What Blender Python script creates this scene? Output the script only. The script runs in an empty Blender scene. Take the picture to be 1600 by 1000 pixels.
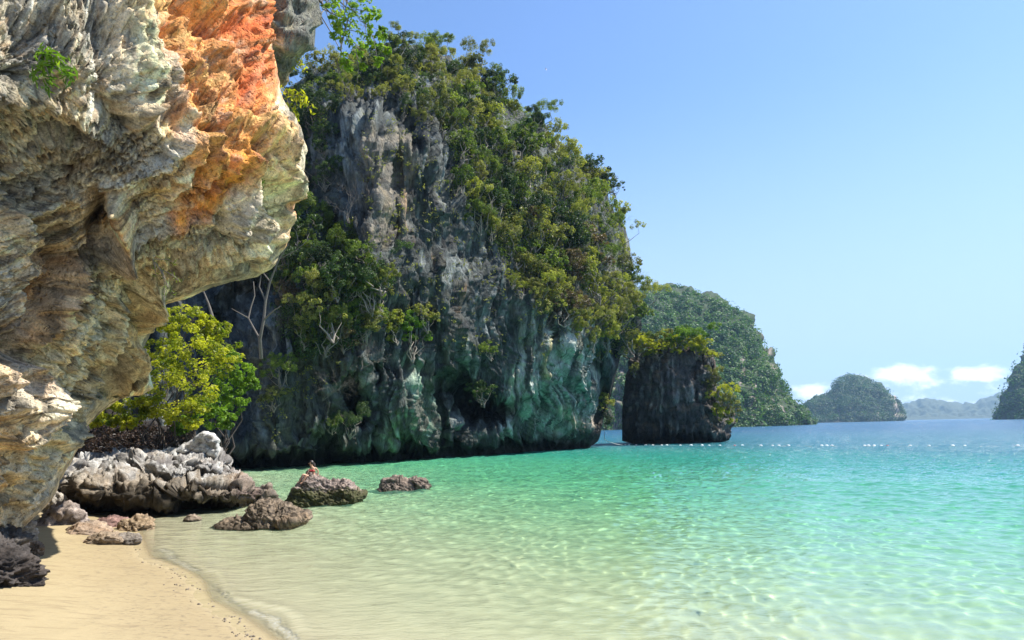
import bpy, bmesh, math, random
import numpy as np
from mathutils import Vector, Matrix

sc = bpy.context.scene
R = math.radians
# ------------------------------------------------------------------ camera
FPX, CX, CY = 1067.0, 800.0, 500.0          # focal length in photo pixels
CAMZ = 3.5
PITCH, ROLL = R(9.0), 0.022
cp, sp = math.cos(PITCH), math.sin(PITCH)
F_ = np.array([0, cp, sp]); R0 = np.array([1.0, 0, 0]); U0 = np.array([0, -sp, cp])
RT = math.cos(ROLL) * R0 - math.sin(ROLL) * U0
UP = math.sin(ROLL) * R0 + math.cos(ROLL) * U0
cam = bpy.data.cameras.new('camera'); camo = bpy.data.objects.new('camera', cam)
sc.collection.objects.link(camo); sc.camera = camo
cam.sensor_width = 36; cam.lens = 36 * FPX / 1600; cam.clip_start = 0.1; cam.clip_end = 40000
M = Matrix(((RT[0], UP[0], -F_[0], 0), (RT[1], UP[1], -F_[1], 0), (RT[2], UP[2], -F_[2], CAMZ), (0, 0, 0, 1)))
camo.matrix_world = M

# ------------------------------------------------------------------ sun, sky, exposure
SUN_AZ, SUN_EL = R(77), R(57)                # azimuth measured from +Y towards +X
sdir = Vector((math.sin(SUN_AZ) * math.cos(SUN_EL), math.cos(SUN_AZ) * math.cos(SUN_EL), math.sin(SUN_EL)))
sun = bpy.data.lights.new('sun', 'SUN'); sun.energy = 4.9; sun.angle = R(0.5); sun.color = (1, .955, .88)
suno = bpy.data.objects.new('sun', sun); sc.collection.objects.link(suno)
suno.rotation_euler = sdir.to_track_quat('Z', 'Y').to_euler()
sc.view_settings.view_transform = 'Standard'; sc.view_settings.look = 'None'
sc.view_settings.exposure = 1.05; sc.view_settings.gamma = 1; sc.view_settings.use_curve_mapping = False
cy = sc.cycles
cy.max_bounces = 9; cy.diffuse_bounces = 3; cy.glossy_bounces = 3; cy.transmission_bounces = 5
cy.transparent_max_bounces = 8; cy.volume_bounces = 0; cy.caustics_refractive = True; cy.caustics_reflective = False
cy.sample_clamp_indirect = 6; cy.sample_clamp_direct = 5; cy.use_denoising = True; cy.use_adaptive_sampling = True; cy.adaptive_threshold = 0.01


class NT:
    def __init__(s, tree): s.t = tree; tree.nodes.clear()
    def n(s, typ, **kw):
        nd = s.t.nodes.new(typ)
        ins = kw.pop('ins', {})
        for k, v in kw.items(): setattr(nd, k, v)
        for k, v in ins.items(): s.set(nd.inputs[k], v)
        return nd
    def set(s, sock, v):
        if isinstance(v, bpy.types.NodeSocket): s.t.links.new(v, sock)
        elif isinstance(v, bpy.types.Node): s.t.links.new(v.outputs[0], sock)
        else:
            if isinstance(v, (tuple, list)) and sock.type == 'RGBA' and len(v) == 3: v = (*v, 1)
            sock.default_value = v
    def m(s, op, a, b=0.0, c=0.0, clamp=False):
        nd = s.t.nodes.new('ShaderNodeMath'); nd.operation = op; nd.use_clamp = clamp
        s.set(nd.inputs[0], a); s.set(nd.inputs[1], b)
        if op in ('MULTIPLY_ADD', 'SMOOTH_MIN', 'SMOOTH_MAX', 'COMPARE', 'WRAP'): s.set(nd.inputs[2], c)
        return nd.outputs[0]
    def mix(s, f, a, b, mode='MIX'):
        nd = s.t.nodes.new('ShaderNodeMix'); nd.data_type = 'RGBA'; nd.blend_type = mode
        s.set(nd.inputs[0], f); s.set(nd.inputs[6], a); s.set(nd.inputs[7], b)
        return nd.outputs[2]
    def ramp(s, fac, stops, interp='LINEAR'):
        nd = s.t.nodes.new('ShaderNodeValToRGB'); nd.color_ramp.interpolation = interp
        el = nd.color_ramp.elements
        while len(el) < len(stops): el.new(0.5)
        for e, (p, c) in zip(el, stops):
            e.position = p; e.color = (*c, 1) if isinstance(c, (tuple, list)) else (c, c, c, 1)
        s.set(nd.inputs[0], fac); return nd.outputs[0]
    def noise(s, vec, scale, detail=4, rough=.55, dist=0.0):
        nd = s.n('ShaderNodeTexNoise', ins={'Scale': scale, 'Detail': detail, 'Roughness': rough, 'Distortion': dist})
        if vec is not None: s.set(nd.inputs['Vector'], vec)
        return nd.outputs[0]
    def sstep(s, v, lo, hi):
        nd = s.t.nodes.new('ShaderNodeMapRange'); nd.interpolation_type = 'SMOOTHSTEP'
        s.set(nd.inputs[0], v); s.set(nd.inputs[1], lo); s.set(nd.inputs[2], hi); return nd.outputs[0]


world = bpy.data.worlds.new('World'); sc.world = world; world.use_nodes = True
w = NT(world.node_tree)
sky = w.n('ShaderNodeTexSky', sky_type='NISHITA', sun_disc=False, sun_elevation=SUN_EL, sun_rotation=SUN_AZ,
          altitude=0, air_density=1.0, dust_density=0.6, ozone_density=2.0)
geo = w.n('ShaderNodeNewGeometry')
dirv = w.n('ShaderNodeVectorMath', operation='SCALE', ins={0: geo.outputs['Incoming'], 'Scale': -1.0}).outputs[0]
sep = w.n('ShaderNodeSeparateXYZ', ins={0: dirv})
az = w.m('ARCTAN2', sep.outputs[0], sep.outputs[1]); el = w.m('ARCSINE', sep.outputs[2])


def px_dir(px, py):
    d = F_ + (px - CX) / FPX * RT + (CY - py) / FPX * UP
    return d / np.linalg.norm(d)


nz = w.noise(w.n('ShaderNodeVectorMath', operation='MULTIPLY', ins={0: dirv, 1: (1, 1, 1.7)}).outputs[0], 38, 7, .6)
nz2 = w.noise(w.n('ShaderNodeVectorMath', operation='MULTIPLY', ins={0: dirv, 1: (1, 1, 3.2)}).outputs[0], 14, 7, .62)
cl = None
for px, py, wx, wy, amp in [(1265, 612, 34, 13, 1), (1255, 632, 55, 22, .45), (1418, 584, 46, 14, 1.05), (1345, 590, 12, 6, .9), (1528, 584, 46, 13, 1.0),
                            (1450, 604, 120, 24, .6), (1330, 625, 190, 26, .38), (1545, 625, 130, 28, .42), (1760, 600, 90, 20, .9), (1980, 615, 120, 22, .8), (-150, 590, 120, 30, .9)]:
    d = px_dir(px, py); a0, e0 = math.atan2(d[0], d[1]), math.asin(d[2])
    dx = w.m('DIVIDE', w.m('SUBTRACT', az, a0), wx / FPX); dy = w.m('DIVIDE', w.m('SUBTRACT', el, e0), wy / FPX)
    # flatter underneath than on top
    q = w.m('ADD', w.m('MULTIPLY', dx, dx), w.m('MULTIPLY', dy, dy))
    g = w.m('MULTIPLY', w.m('EXPONENT', w.m('MULTIPLY', q, -0.75)), amp)
    cl = g if cl is None else w.m('MAXIMUM', cl, g)
dens = w.m('ADD', cl, w.m('MULTIPLY', w.m('SUBTRACT', nz, .5), 1.5))
core = w.sstep(w.m('ADD', dens, w.m('MULTIPLY', w.m('SUBTRACT', nz2, .5), .7)), .36, .82)
low = w.sstep(el, .50, .0)
skyc = w.mix(1.0, sky.outputs[0], (.90, 1.06, 1.28), 'MULTIPLY')
skyc = w.mix(w.m('MULTIPLY', low, .92), skyc, (3.45, 4.45, 5.9))
skyc = w.mix(w.m('MULTIPLY', core, .95), skyc, w.mix(w.sstep(w.m('ADD', nz, w.m('MULTIPLY', cl, .35)), .62, .86), (6.0, 6.9, 7.7), (9.3, 9.5, 9.7)))
bg = w.n('ShaderNodeBackground', ins={'Color': skyc, 'Strength': .088})
w.n('ShaderNodeOutputWorld', ins={0: bg.outputs[0]})

# ------------------------------------------------------------------ helpers
rng = np.random.default_rng(7)
random.seed(7)
_perm = np.random.default_rng(11).permutation(256).astype(np.int64); _perm = np.concatenate([_perm, _perm, _perm])
_g = np.random.default_rng(12).normal(size=(256, 3)); _g /= np.linalg.norm(_g, axis=1)[:, None]


def noise(x, y, z=0.0):
    x, y, z = np.broadcast_arrays(np.asarray(x, float), np.asarray(y, float), np.asarray(z, float))
    xi, yi, zi = np.floor(x), np.floor(y), np.floor(z)
    fx, fy, fz = x - xi, y - yi, z - zi
    xi, yi, zi = xi.astype(np.int64) & 255, yi.astype(np.int64) & 255, zi.astype(np.int64) & 255
    u, v, ww = fx ** 3 * (fx * (fx * 6 - 15) + 10), fy ** 3 * (fy * (fy * 6 - 15) + 10), fz ** 3 * (fz * (fz * 6 - 15) + 10)
    out = 0
    for dx in (0, 1):
        for dy in (0, 1):
            for dz in (0, 1):
                g = _g[_perm[_perm[_perm[xi + dx] + yi + dy] + zi + dz]]
                dot = g[..., 0] * (fx - dx) + g[..., 1] * (fy - dy) + g[..., 2] * (fz - dz)
                out = out + dot * (u if dx else 1 - u) * (v if dy else 1 - v) * (ww if dz else 1 - ww)
    return out * 1.5


def fbm(x, y, z=0.0, o=4, gain=.5, lac=2.03):
    a, t = 1.0, 0
    for i in range(o):
        t = t + a * noise(x + 17.3 * i, y - 9.1 * i, z + 5.7 * i); a *= gain; x, y, z = x * lac, y * lac, z * lac
    return t


def ridged(x, y, z=0.0, o=4, gain=.5, lac=2.07):
    a, t = 1.0, 0
    for i in range(o):
        t = t + a * (1 - 2 * np.abs(noise(x + 31.3 * i, y + 3.1 * i, z - 7.7 * i))); a *= gain; x, y, z = x * lac, y * lac, z * lac
    return t


def facet(x, y, z, seed=0):
    """broken-block field: every cell is a tilted plane, so neighbours meet in steps and cracks"""
    x, y, z = [np.asarray(a, float) for a in np.broadcast_arrays(x, y, z)]
    xi, yi, zi = [np.floor(a).astype(np.int64) for a in (x, y, z)]
    best = np.full(x.shape, 1e9); val = np.zeros(x.shape)
    for dx in (-1, 0, 1):
        for dy in (-1, 0, 1):
            for dz in (-1, 0, 1):
                cx, cyy, cz = xi + dx, yi + dy, zi + dz
                h = _perm[_perm[_perm[(cx + seed) & 255] + (cyy & 255)] + (cz & 255)]; h2 = _perm[h + 37]
                g = _g[h]; g2 = _g[h2]
                ox, oy, oz = cx + .5 + g2[..., 0] * .45 - x, cyy + .5 + g2[..., 1] * .45 - y, cz + .5 + g2[..., 2] * .45 - z
                d = ox * ox + oy * oy + oz * oz; k = d < best
                best = np.where(k, d, best); val = np.where(k, g2[..., 1] * .8 - (g[..., 0] * ox + g[..., 1] * oy + g[..., 2] * oz) * 1.1, val)
    return val


def ss(x, a, b):
    t = np.clip((x - a) / (b - a), 0, 1); return t * t * (3 - 2 * t)


def unproj(px, py, D):
    """world point seen at photo pixel px,py at forward distance D (metres along +Y)"""
    px, py, D = np.broadcast_arrays(np.asarray(px, float), np.asarray(py, float), np.asarray(D, float))
    d = F_ + ((px - CX) / FPX)[..., None] * RT + ((CY - py) / FPX)[..., None] * UP
    t = D / d[..., 1]
    return d * t[..., None] + np.array([0, 0, CAMZ])


def ground_hit(px, py, z=0.0):
    d = px_dir(px, py); t = (z - CAMZ) / d[2]
    return d * t + np.array([0, 0, CAMZ])


def project(P):
    v = np.asarray(P, float) - np.array([0, 0, CAMZ])
    f = v @ F_
    return CX + FPX * (v @ RT) / f, CY - FPX * (v @ UP) / f


def polydist(px, py, pts, closed=False):
    pts = np.asarray(pts, float); best = np.full(np.shape(px), 1e9)
    n = len(pts)
    for i in range(n if closed else n - 1):
        a, b = pts[i], pts[(i + 1) % n]; ab = b - a
        t = np.clip(((px - a[0]) * ab[0] + (py - a[1]) * ab[1]) / (ab @ ab + 1e-9), 0, 1)
        best = np.minimum(best, np.hypot(px - a[0] - t * ab[0], py - a[1] - t * ab[1]))
    return best


def inpoly(px, py, pts):
    px, py = np.asarray(px, float), np.asarray(py, float)
    c = np.zeros(px.shape, bool); n = len(pts)
    for i in range(n):
        x1, y1 = pts[i]; x2, y2 = pts[(i + 1) % n]
        if y1 == y2: continue
        k = ((y1 > py) != (y2 > py)) & (px < (x2 - x1) * (py - y1) / (y2 - y1) + x1)
        c ^= k
    return c


def polymask(px, py, pts, soft):
    """1 inside, 0 outside, blended over +-soft pixels"""
    d = polydist(px, py, pts, True); s = np.where(inpoly(px, py, pts), d, -d)
    return ss(s, -soft, soft)


class TPS:
    """thin plate spline through (x, y, value)"""
    def __init__(s, pts, smooth=0.0):
        p = np.asarray(pts, float); s.c = p[:, :2] / 100; n = len(p)
        d = np.linalg.norm(s.c[:, None] - s.c[None], axis=2)
        K = np.where(d > 0, d * d * np.log(d + 1e-12), 0) + np.eye(n) * smooth
        Pm = np.hstack([np.ones((n, 1)), s.c])
        A = np.block([[K, Pm], [Pm.T, np.zeros((3, 3))]])
        s.w = np.linalg.solve(A, np.concatenate([p[:, 2], np.zeros(3)]))
    def __call__(s, x, y):
        x, y = np.asarray(x, float) / 100, np.asarray(y, float) / 100
        out = s.w[-3] + s.w[-2] * x + s.w[-1] * y
        for (cx, cyy), ww in zip(s.c, s.w):
            r2 = (x - cx) ** 2 + (y - cyy) ** 2
            out = out + ww * 0.5 * r2 * np.log(r2 + 1e-12)
        return out


def link(o, parent=None):
    sc.collection.objects.link(o)
    if parent is not None: o.parent = parent
    return o


def tag(o, label=None, cat=None, group=None, kind=None):
    if label: o['label'] = label
    if cat: o['category'] = cat
    if group: o['group'] = group
    if kind: o['kind'] = kind
    return o


def mesh_np(name, V, Fq, mat=None, colors=None, smooth=True, attrs=None):
    """mesh from numpy: V (n,3), Fq (m,k) faces all with k corners"""
    me = bpy.data.meshes.new(name)
    V = np.ascontiguousarray(V, np.float32); Fq = np.ascontiguousarray(Fq, np.int32)
    m, k = Fq.shape
    me.vertices.add(len(V)); me.vertices.foreach_set('co', V.ravel())
    me.loops.add(m * k); me.loops.foreach_set('vertex_index', Fq.ravel())
    me.polygons.add(m); me.polygons.foreach_set('loop_start', np.arange(0, m * k, k, dtype=np.int32))
    if smooth: me.polygons.foreach_set('use_smooth', np.ones(m, bool))
    me.update(calc_edges=True)
    if not smooth: me.shade_flat()
    if colors is not None:
        a = me.color_attributes.new('tint', 'FLOAT_COLOR', 'POINT')
        c = np.ones((len(V), 4), np.float32); c[:, :3] = colors; a.data.foreach_set('color', c.ravel())
    for nme, arr in (attrs or {}).items():
        a = me.attributes.new(nme, 'FLOAT', 'POINT'); a.data.foreach_set('value', np.ascontiguousarray(arr, np.float32).ravel())
    if mat is not None: me.materials.append(mat)
    return me


def obj(name, me, parent=None):
    return link(bpy.data.objects.new(name, me), parent)


def empty(name, loc=(0, 0, 0)):
    o = bpy.data.objects.new(name, None); o.location = loc; o.empty_display_size = .2
    return link(o)


def grid_faces(ni, nj, flip=False):
    i, j = np.meshgrid(np.arange(ni - 1), np.arange(nj - 1), indexing='ij')
    a = i * nj + j
    f = np.stack([a, a + 1, a + nj + 1, a + nj], -1).reshape(-1, 4)
    return f[:, ::-1] if flip else f


def grid_normals(P, ref):
    du = np.gradient(P, axis=0); dv = np.gradient(P, axis=1)
    n = np.cross(du, dv); n /= np.linalg.norm(n, axis=-1)[..., None] + 1e-9
    s = np.sign((n * (ref - P)).sum(-1)); s[s == 0] = 1
    flip = s[s.shape[0] // 2, s.shape[1] // 3]
    return n * flip, flip


def build_grid(name, P, colors, mat, flip, fu=None, fv=None):
    ni, nj = P.shape[:2]
    if fu is None: fu, fv = P[..., 0] * .8 + P[..., 1] * .6, P[..., 2] * .22
    return mesh_np(name, P.reshape(-1, 3), grid_faces(ni, nj, flip), mat, None if colors is None else colors.reshape(-1, 3), attrs={'fu': fu, 'fv': fv})


# ------------------------------------------------------------------ materials
def principled(nt, **ins):
    return nt.n('ShaderNodeBsdfPrincipled', ins={k.replace('_', ' '): v for k, v in ins.items()})


def new_mat(name):
    m = bpy.data.materials.new(name); m.use_nodes = True; return m, NT(m.node_tree)


def rock_mat(name, scale=1.0, bump=.6, bdist=.08, pit=.0, contrast=.6, stretch=(1, 1, 1), rough=.9, flow=0.0, speck=.5, fs=1.0):
    """limestone: mineral colour and painted pit shade from the mesh, mottled by noise, with pitted fine relief"""
    m, t = new_mat(name)
    geo = t.n('ShaderNodeNewGeometry')
    v = t.n('ShaderNodeVectorMath', operation='MULTIPLY', ins={0: geo.outputs['Position'], 1: stretch}).outputs[0]
    col = t.n('ShaderNodeVertexColor', layer_name='tint').outputs[0]
    n1 = t.noise(v, 1.7 * scale, 8, .68, .6); n2 = t.noise(v, 9 * scale, 6, .7)
    n3 = t.noise(v, .45 * scale, 5, .6, 1.0)
    k = t.m('MULTIPLY', t.ramp(n1, [(.3, 1 - contrast), (.5, 1), (.72, 1 + contrast * .5)]),
            t.ramp(n2, [(.28, 1 - contrast * .8), (.52, 1.0), (.75, 1 + contrast * .5)]))
    c = t.mix(1, col, k, 'MULTIPLY')
    c = t.mix(t.m('MULTIPLY', t.sstep(n3, .5, .7), .35), c, t.mix(1, c, (1.25, 1.0, .72), 'MULTIPLY'))
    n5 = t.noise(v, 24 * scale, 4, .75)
    c = t.mix(t.m('MULTIPLY', t.sstep(n5, .53, .64), speck), c, t.mix(1, c, (.30, .28, .25), 'MULTIPLY'))  # shade of fine pits painted as dark specks
    c = t.mix(t.m('MULTIPLY', t.sstep(n5, .44, .36), speck), c, t.mix(1, c, (1.35, 1.33, 1.28), 'MULTIPLY'))
    if flow:
        fu = t.n('ShaderNodeAttribute', attribute_name='fu').outputs['Fac']; fv = t.n('ShaderNodeAttribute', attribute_name='fv').outputs['Fac']
        fvec = t.n('ShaderNodeCombineXYZ', ins={0: fu, 1: fv, 2: 0.0}).outputs[0]
        s1 = t.noise(fvec, 5.5 * fs, 6, .7, .5); s2 = t.noise(fvec, 1.8 * fs, 5, .65, .4)
        c = t.mix(t.m('MULTIPLY', t.sstep(s1, .53, .66), flow), c, t.mix(1, c, (.33, .31, .28), 'MULTIPLY'))
        c = t.mix(t.m('MULTIPLY', t.sstep(s1, .46, .36), flow), c, t.mix(1, c, (1.45, 1.4, 1.3), 'MULTIPLY'))
        c = t.mix(t.m('MULTIPLY', t.sstep(s2, .52, .66), flow * .7), c, t.mix(1, c, (1.35, 1.25, 1.0), 'MULTIPLY'))
        c = t.mix(t.m('MULTIPLY', t.sstep(s2, .46, .34), flow * .7), c, t.mix(1, c, (.5, .5, .48), 'MULTIPLY'))
    vor = t.n('ShaderNodeTexVoronoi', feature='F1', ins={'Scale': 5.5 * scale, 'Randomness': 1.0})
    vw = t.n('ShaderNodeVectorMath', operation='ADD', ins={0: v, 1: t.n('ShaderNodeVectorMath', operation='SCALE', ins={0: t.n('ShaderNodeTexNoise', ins={'Vector': v, 'Scale': 3 * scale, 'Detail': 3}).outputs[1], 'Scale': .5 / scale}).outputs[0]}).outputs[0]
    t.set(vor.inputs['Vector'], vw)
    pits = t.sstep(vor.outputs[0], 0.0, .42)
    h = t.m('ADD', t.m('MULTIPLY', n1, .9), t.m('MULTIPLY', n2, .45))
    if pit: h = t.m('ADD', h, t.m('MULTIPLY', pits, pit))
    if flow: h = t.m('ADD', h, t.m('MULTIPLY', s1, -.9 * flow))
    h = t.m('ADD', h, t.m('MULTIPLY', n5, -.25 * speck))
    b = t.n('ShaderNodeBump', ins={'Strength': bump, 'Distance': bdist / scale, 'Height': h})
    p = principled(t, Base_Color=c, Roughness=rough, Normal=b.outputs[0]); p.inputs['Specular IOR Level'].default_value = .25
    t.n('ShaderNodeOutputMaterial', ins={0: p.outputs[0]})
    return m


def leaf_mat(name, dark, mid, light, trans=.35, rough=.5):
    m, t = new_mat(name)
    tone = t.n('ShaderNodeAttribute', attribute_name='tone').outputs['Fac']
    oi = t.n('ShaderNodeObjectInfo').outputs['Random']
    geo = t.n('ShaderNodeNewGeometry')
    n = t.noise(geo.outputs['Position'], .6, 3)
    f = t.m('ADD', t.m('MULTIPLY', tone, .62), t.m('ADD', t.m('MULTIPLY', t.m('SUBTRACT', oi, .5), .30), t.m('MULTIPLY', t.m('SUBTRACT', n, .35), .6)))
    c = t.ramp(f, [(.08, dark), (.5, mid), (.95, light)])
    p = principled(t, Base_Color=c, Roughness=rough); p.inputs['Specular IOR Level'].default_value = .3
    tr = t.n('ShaderNodeBsdfTranslucent', ins={'Color': t.mix(1, c, (1.15, 1.25, .5), 'MULTIPLY')})
    mx = t.n('ShaderNodeMixShader', ins={0: trans, 1: p.outputs[0], 2: tr.outputs[0]})
    t.n('ShaderNodeOutputMaterial', ins={0: mx.outputs[0]})
    return m


def plain(name, col, rough=.7, var=.25, scale=8, bump=.2):
    m, t = new_mat(name)
    geo = t.n('ShaderNodeNewGeometry'); n = t.noise(geo.outputs['Position'], scale, 5)
    c = t.mix(1, col, t.ramp(n, [(.3, 1 - var), (.7, 1 + var * .6)]), 'MULTIPLY')
    b = t.n('ShaderNodeBump', ins={'Strength': bump, 'Distance': .02, 'Height': n})
    p = principled(t, Base_Color=c, Roughness=rough, Normal=b.outputs[0])
    t.n('ShaderNodeOutputMaterial', ins={0: p.outputs[0]})
    return m


MAT = {}
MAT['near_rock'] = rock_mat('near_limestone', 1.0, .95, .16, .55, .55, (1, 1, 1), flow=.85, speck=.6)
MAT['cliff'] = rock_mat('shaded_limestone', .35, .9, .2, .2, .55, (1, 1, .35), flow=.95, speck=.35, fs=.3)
MAT['boulder'] = rock_mat('boulder_limestone', 1.3, .8, .07, .08, .6, speck=.75)
MAT['far_rock'] = rock_mat('distant_slope', .05, .5, .2, .0, .35)
MAT['leaf_dark'] = leaf_mat('leaves_dark_green', (.015, .030, .010), (.06, .105, .028), (.20, .26, .07), .34)
MAT['leaf_mid'] = leaf_mat('leaves_mid_green', (.03, .06, .012), (.17, .23, .035), (.46, .50, .10), .42)
MAT['leaf_olive'] = leaf_mat('leaves_olive', (.05, .06, .018), (.27, .27, .065), (.56, .52, .15), .4)
MAT['leaf_yellow'] = leaf_mat('leaves_yellow_green', (.10, .15, .012), (.46, .45, .03), (.62, .58, .06), .5)
MAT['leaf_bright'] = leaf_mat('leaves_fresh_green', (.05, .11, .012), (.18, .30, .03), (.38, .48, .06), .5)
MAT['leaf_gold'] = leaf_mat('leaves_golden_green', (.08, .10, .018), (.33, .34, .06), (.60, .55, .13), .45)
MAT['leaf_dry'] = leaf_mat('leaves_dry_tan', (.05, .035, .02), (.17, .12, .06), (.34, .26, .12), .25)
MAT['leaf_dead'] = leaf_mat('leaves_dead_brown', (.02, .012, .008), (.07, .04, .025), (.15, .09, .05), .15)
MAT['leaf_far'] = leaf_mat('leaves_far_forest', (.012, .04, .010), (.05, .135, .024), (.17, .27, .05), .35)
MAT['bark'] = plain('pale_bark', (.22, .19, .15), .85)
MAT['twig'] = plain('grey_twigs', (.13, .11, .09), .9)
MAT['bark_dark'] = plain('dark_bark', (.07, .055, .045), .9)

# ------------------------------------------------------------------ shoreline and ground height
shore_px = [(450, 1000), (395, 958), (345, 920), (300, 888), (262, 866), (240, 842), (236, 820), (200, 803)]
shore = [ground_hit(*p)[:2] for p in shore_px]
d0 = shore[0] - shore[2]; d0 /= np.linalg.norm(d0)
shore = [np.array(v, float) for v in [(200, -190), (60, -55), (22, -20), (10, -6.5)]] + [shore[0] + d0 * 6.5] + shore + \
        [np.array(v, float) for v in [(-19.5, 33), (-24, 40), (-27, 52), (-34, 62), (-60, 90), (-160, 160), (-900, 400)]]
shore = np.array(shore)


def shore_s(x, y):
    """signed distance to the waterline, positive over water"""
    d = polydist(x, y, shore)
    best = np.full(np.shape(x), 1e9); sg = np.ones(np.shape(x))
    for a, b in zip(shore[:-1], shore[1:]):
        ab = b - a; t = np.clip(((x - a[0]) * ab[0] + (y - a[1]) * ab[1]) / (ab @ ab), 0, 1)
        qx, qy = x - a[0] - t * ab[0], y - a[1] - t * ab[1]
        dd = np.hypot(qx, qy); cr = ab[0] * qy - ab[1] * qx
        k = dd < best - 1e-9
        sg = np.where(k, np.where(cr < 0, 1.0, -1.0), sg); best = np.minimum(best, dd)
    return best * sg


def ground_z(x, y, fine=True):
    s = shore_s(x, y)
    s = s + (.78 + .45 * noise(x * .3, y * .3, 2.0)) * np.exp(-np.abs(s) / 8)
    land = np.where(s < 0, -s * .085 + .05 * (1 - np.exp(s * 1.2)), 0)
    land = np.minimum(land, 1.4 + np.maximum(-s - 14, 0) * .05)
    dep = .045 * np.minimum(s, 7) + .07 * np.clip(s - 7, 0, 28) + .11 * np.clip(s - 35, 0, 60) + .03 * np.clip(s - 95, 0, 300)
    z = np.where(s < 0, land, -dep)
    if fine:
        z = z + .05 * fbm(x * .35, y * .35, 0, 3) * ss(np.abs(s), .0, 3) + .012 * fbm(x * 2.2, y * 1.1, 4, 3) + .022 * np.sin((x * .8 + y * 1.0) * 5 + 2 * noise(x * .7, y * .7, 8)) * ss(s, 1, 6) * (s < 40)
    return z, s


def fan(az_deg, n_az, radii):
    a = np.radians(np.linspace(-az_deg, az_deg, n_az))
    r = np.asarray(radii)
    return np.sin(a)[None, :] * r[:, None], np.cos(a)[None, :] * r[:, None]


# ground: from behind the camera to the horizon
rad = np.concatenate([np.linspace(2.5, 45, 300), np.geomspace(45.5, 6400, 90)])
X, Y = fan(80, 460, rad)
Y = Y - 2
Z, S = ground_z(X, Y)
gm, t = new_mat('beach_sand')
g = t.n('ShaderNodeNewGeometry'); pos = g.outputs['Position']
sa = t.n('ShaderNodeAttribute', attribute_name='shore').outputs['Fac']
n1 = t.noise(pos, .6, 5); n2 = t.noise(pos, 7, 6, .7); n3 = t.noise(pos, 60, 4, .7)
stv = t.n('ShaderNodeVectorMath', operation='MULTIPLY', ins={0: pos, 1: (.55, 3.2, 1)}).outputs[0]
n4 = t.noise(stv, 1.6, 6, .65, .4)
base = t.mix(n1, (.31, .248, .140), (.36, .29, .168))
base = t.mix(t.m('MULTIPLY', t.sstep(n4, .50, .66), .75), base, (.245, .19, .11))
base = t.mix(t.m('MULTIPLY', t.sstep(n3, .58, .70), .5), base, (.16, .12, .08))
wet = t.m('MULTIPLY', t.sstep(t.m('ADD', sa, t.m('MULTIPLY', n2, 1.0)), -2.3, .1), t.sstep(sa, 3.0, .5))
base = t.mix(t.sstep(sa, -.3, 1.4), base, t.mix(n2, (.62, .55, .36), (.71, .635, .43)))
wet = t.m('MULTIPLY', wet, t.sstep(sa, .6, -.3))
base = t.mix(t.m('MULTIPLY', wet, .5), base, t.mix(n4, (.25, .19, .105), (.31, .24, .14)))
grit = t.m('MULTIPLY', t.sstep(n2, .52, .64), t.m('MULTIPLY', t.sstep(sa, -3.2, -.8), t.sstep(sa, .6, -.2)))
base = t.mix(t.m('MULTIPLY', grit, .6), base, (.15, .12, .08))
bm_ = t.n('ShaderNodeBump', ins={'Strength': .8, 'Distance': .05, 'Height': t.m('ADD', t.m('MULTIPLY', n4, .9), t.m('ADD', t.m('MULTIPLY', n2, .35), t.m('MULTIPLY', n3, .15)))})
p = principled(t, Base_Color=base, Roughness=t.m('SUBTRACT', .92, t.m('MULTIPLY', wet, .35)), Normal=bm_.outputs[0])
p.inputs['Specular IOR Level'].default_value = .2
t.n('ShaderNodeOutputMaterial', ins={0: p.outputs[0]})
P = np.stack([X, Y, Z], -1)
ground = obj('beach', mesh_np('beach', P.reshape(-1, 3), grid_faces(*X.shape), gm, attrs={'shore': S}))
tag(ground, 'smooth golden sand beach running down under the clear shallow water', kind='structure')

# ------------------------------------------------------------------ sea
rad = np.concatenate([np.linspace(5, 12, 30), np.linspace(12.05, 45, 430), np.geomspace(45.2, 220, 260), np.geomspace(222, 6400, 60)])
X, Y = fan(62, 760, rad)


def waves(X, Y):
    h = 0
    r_ = np.random.default_rng(3)
    wx = X + .5 * noise(X * .25, Y * .25, 1); wy = Y + .5 * noise(X * .25, Y * .25, 6)
    for L, A, spread, n in [(3.6, .018, .5, 4), (1.7, .012, .8, 6), (.95, .010, 1.2, 8), (.55, .0075, 1.6, 9)]:
        for _ in range(n):
            a = R(62) + r_.normal() * spread * .55; l = L * r_.uniform(.75, 1.3); k = 2 * math.pi / l
            ph = r_.uniform(0, 6.28)
            s = np.sin(k * (math.sin(a) * wx * 1.0 + math.cos(a) * wy) + ph)
            h = h + A * (s + .25 * s * s) / math.sqrt(n) * 1.25
    return h


dist = np.hypot(X, Y)
gz, S = ground_z(X, Y, False)
depth = np.maximum(-gz, 0)
calm = ss(depth, .0, .35) * .95 + .05
H = waves(X, Y) * calm * (1 + .9 * ss(dist, 18, 60)) * (1 - .0 * dist)
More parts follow.
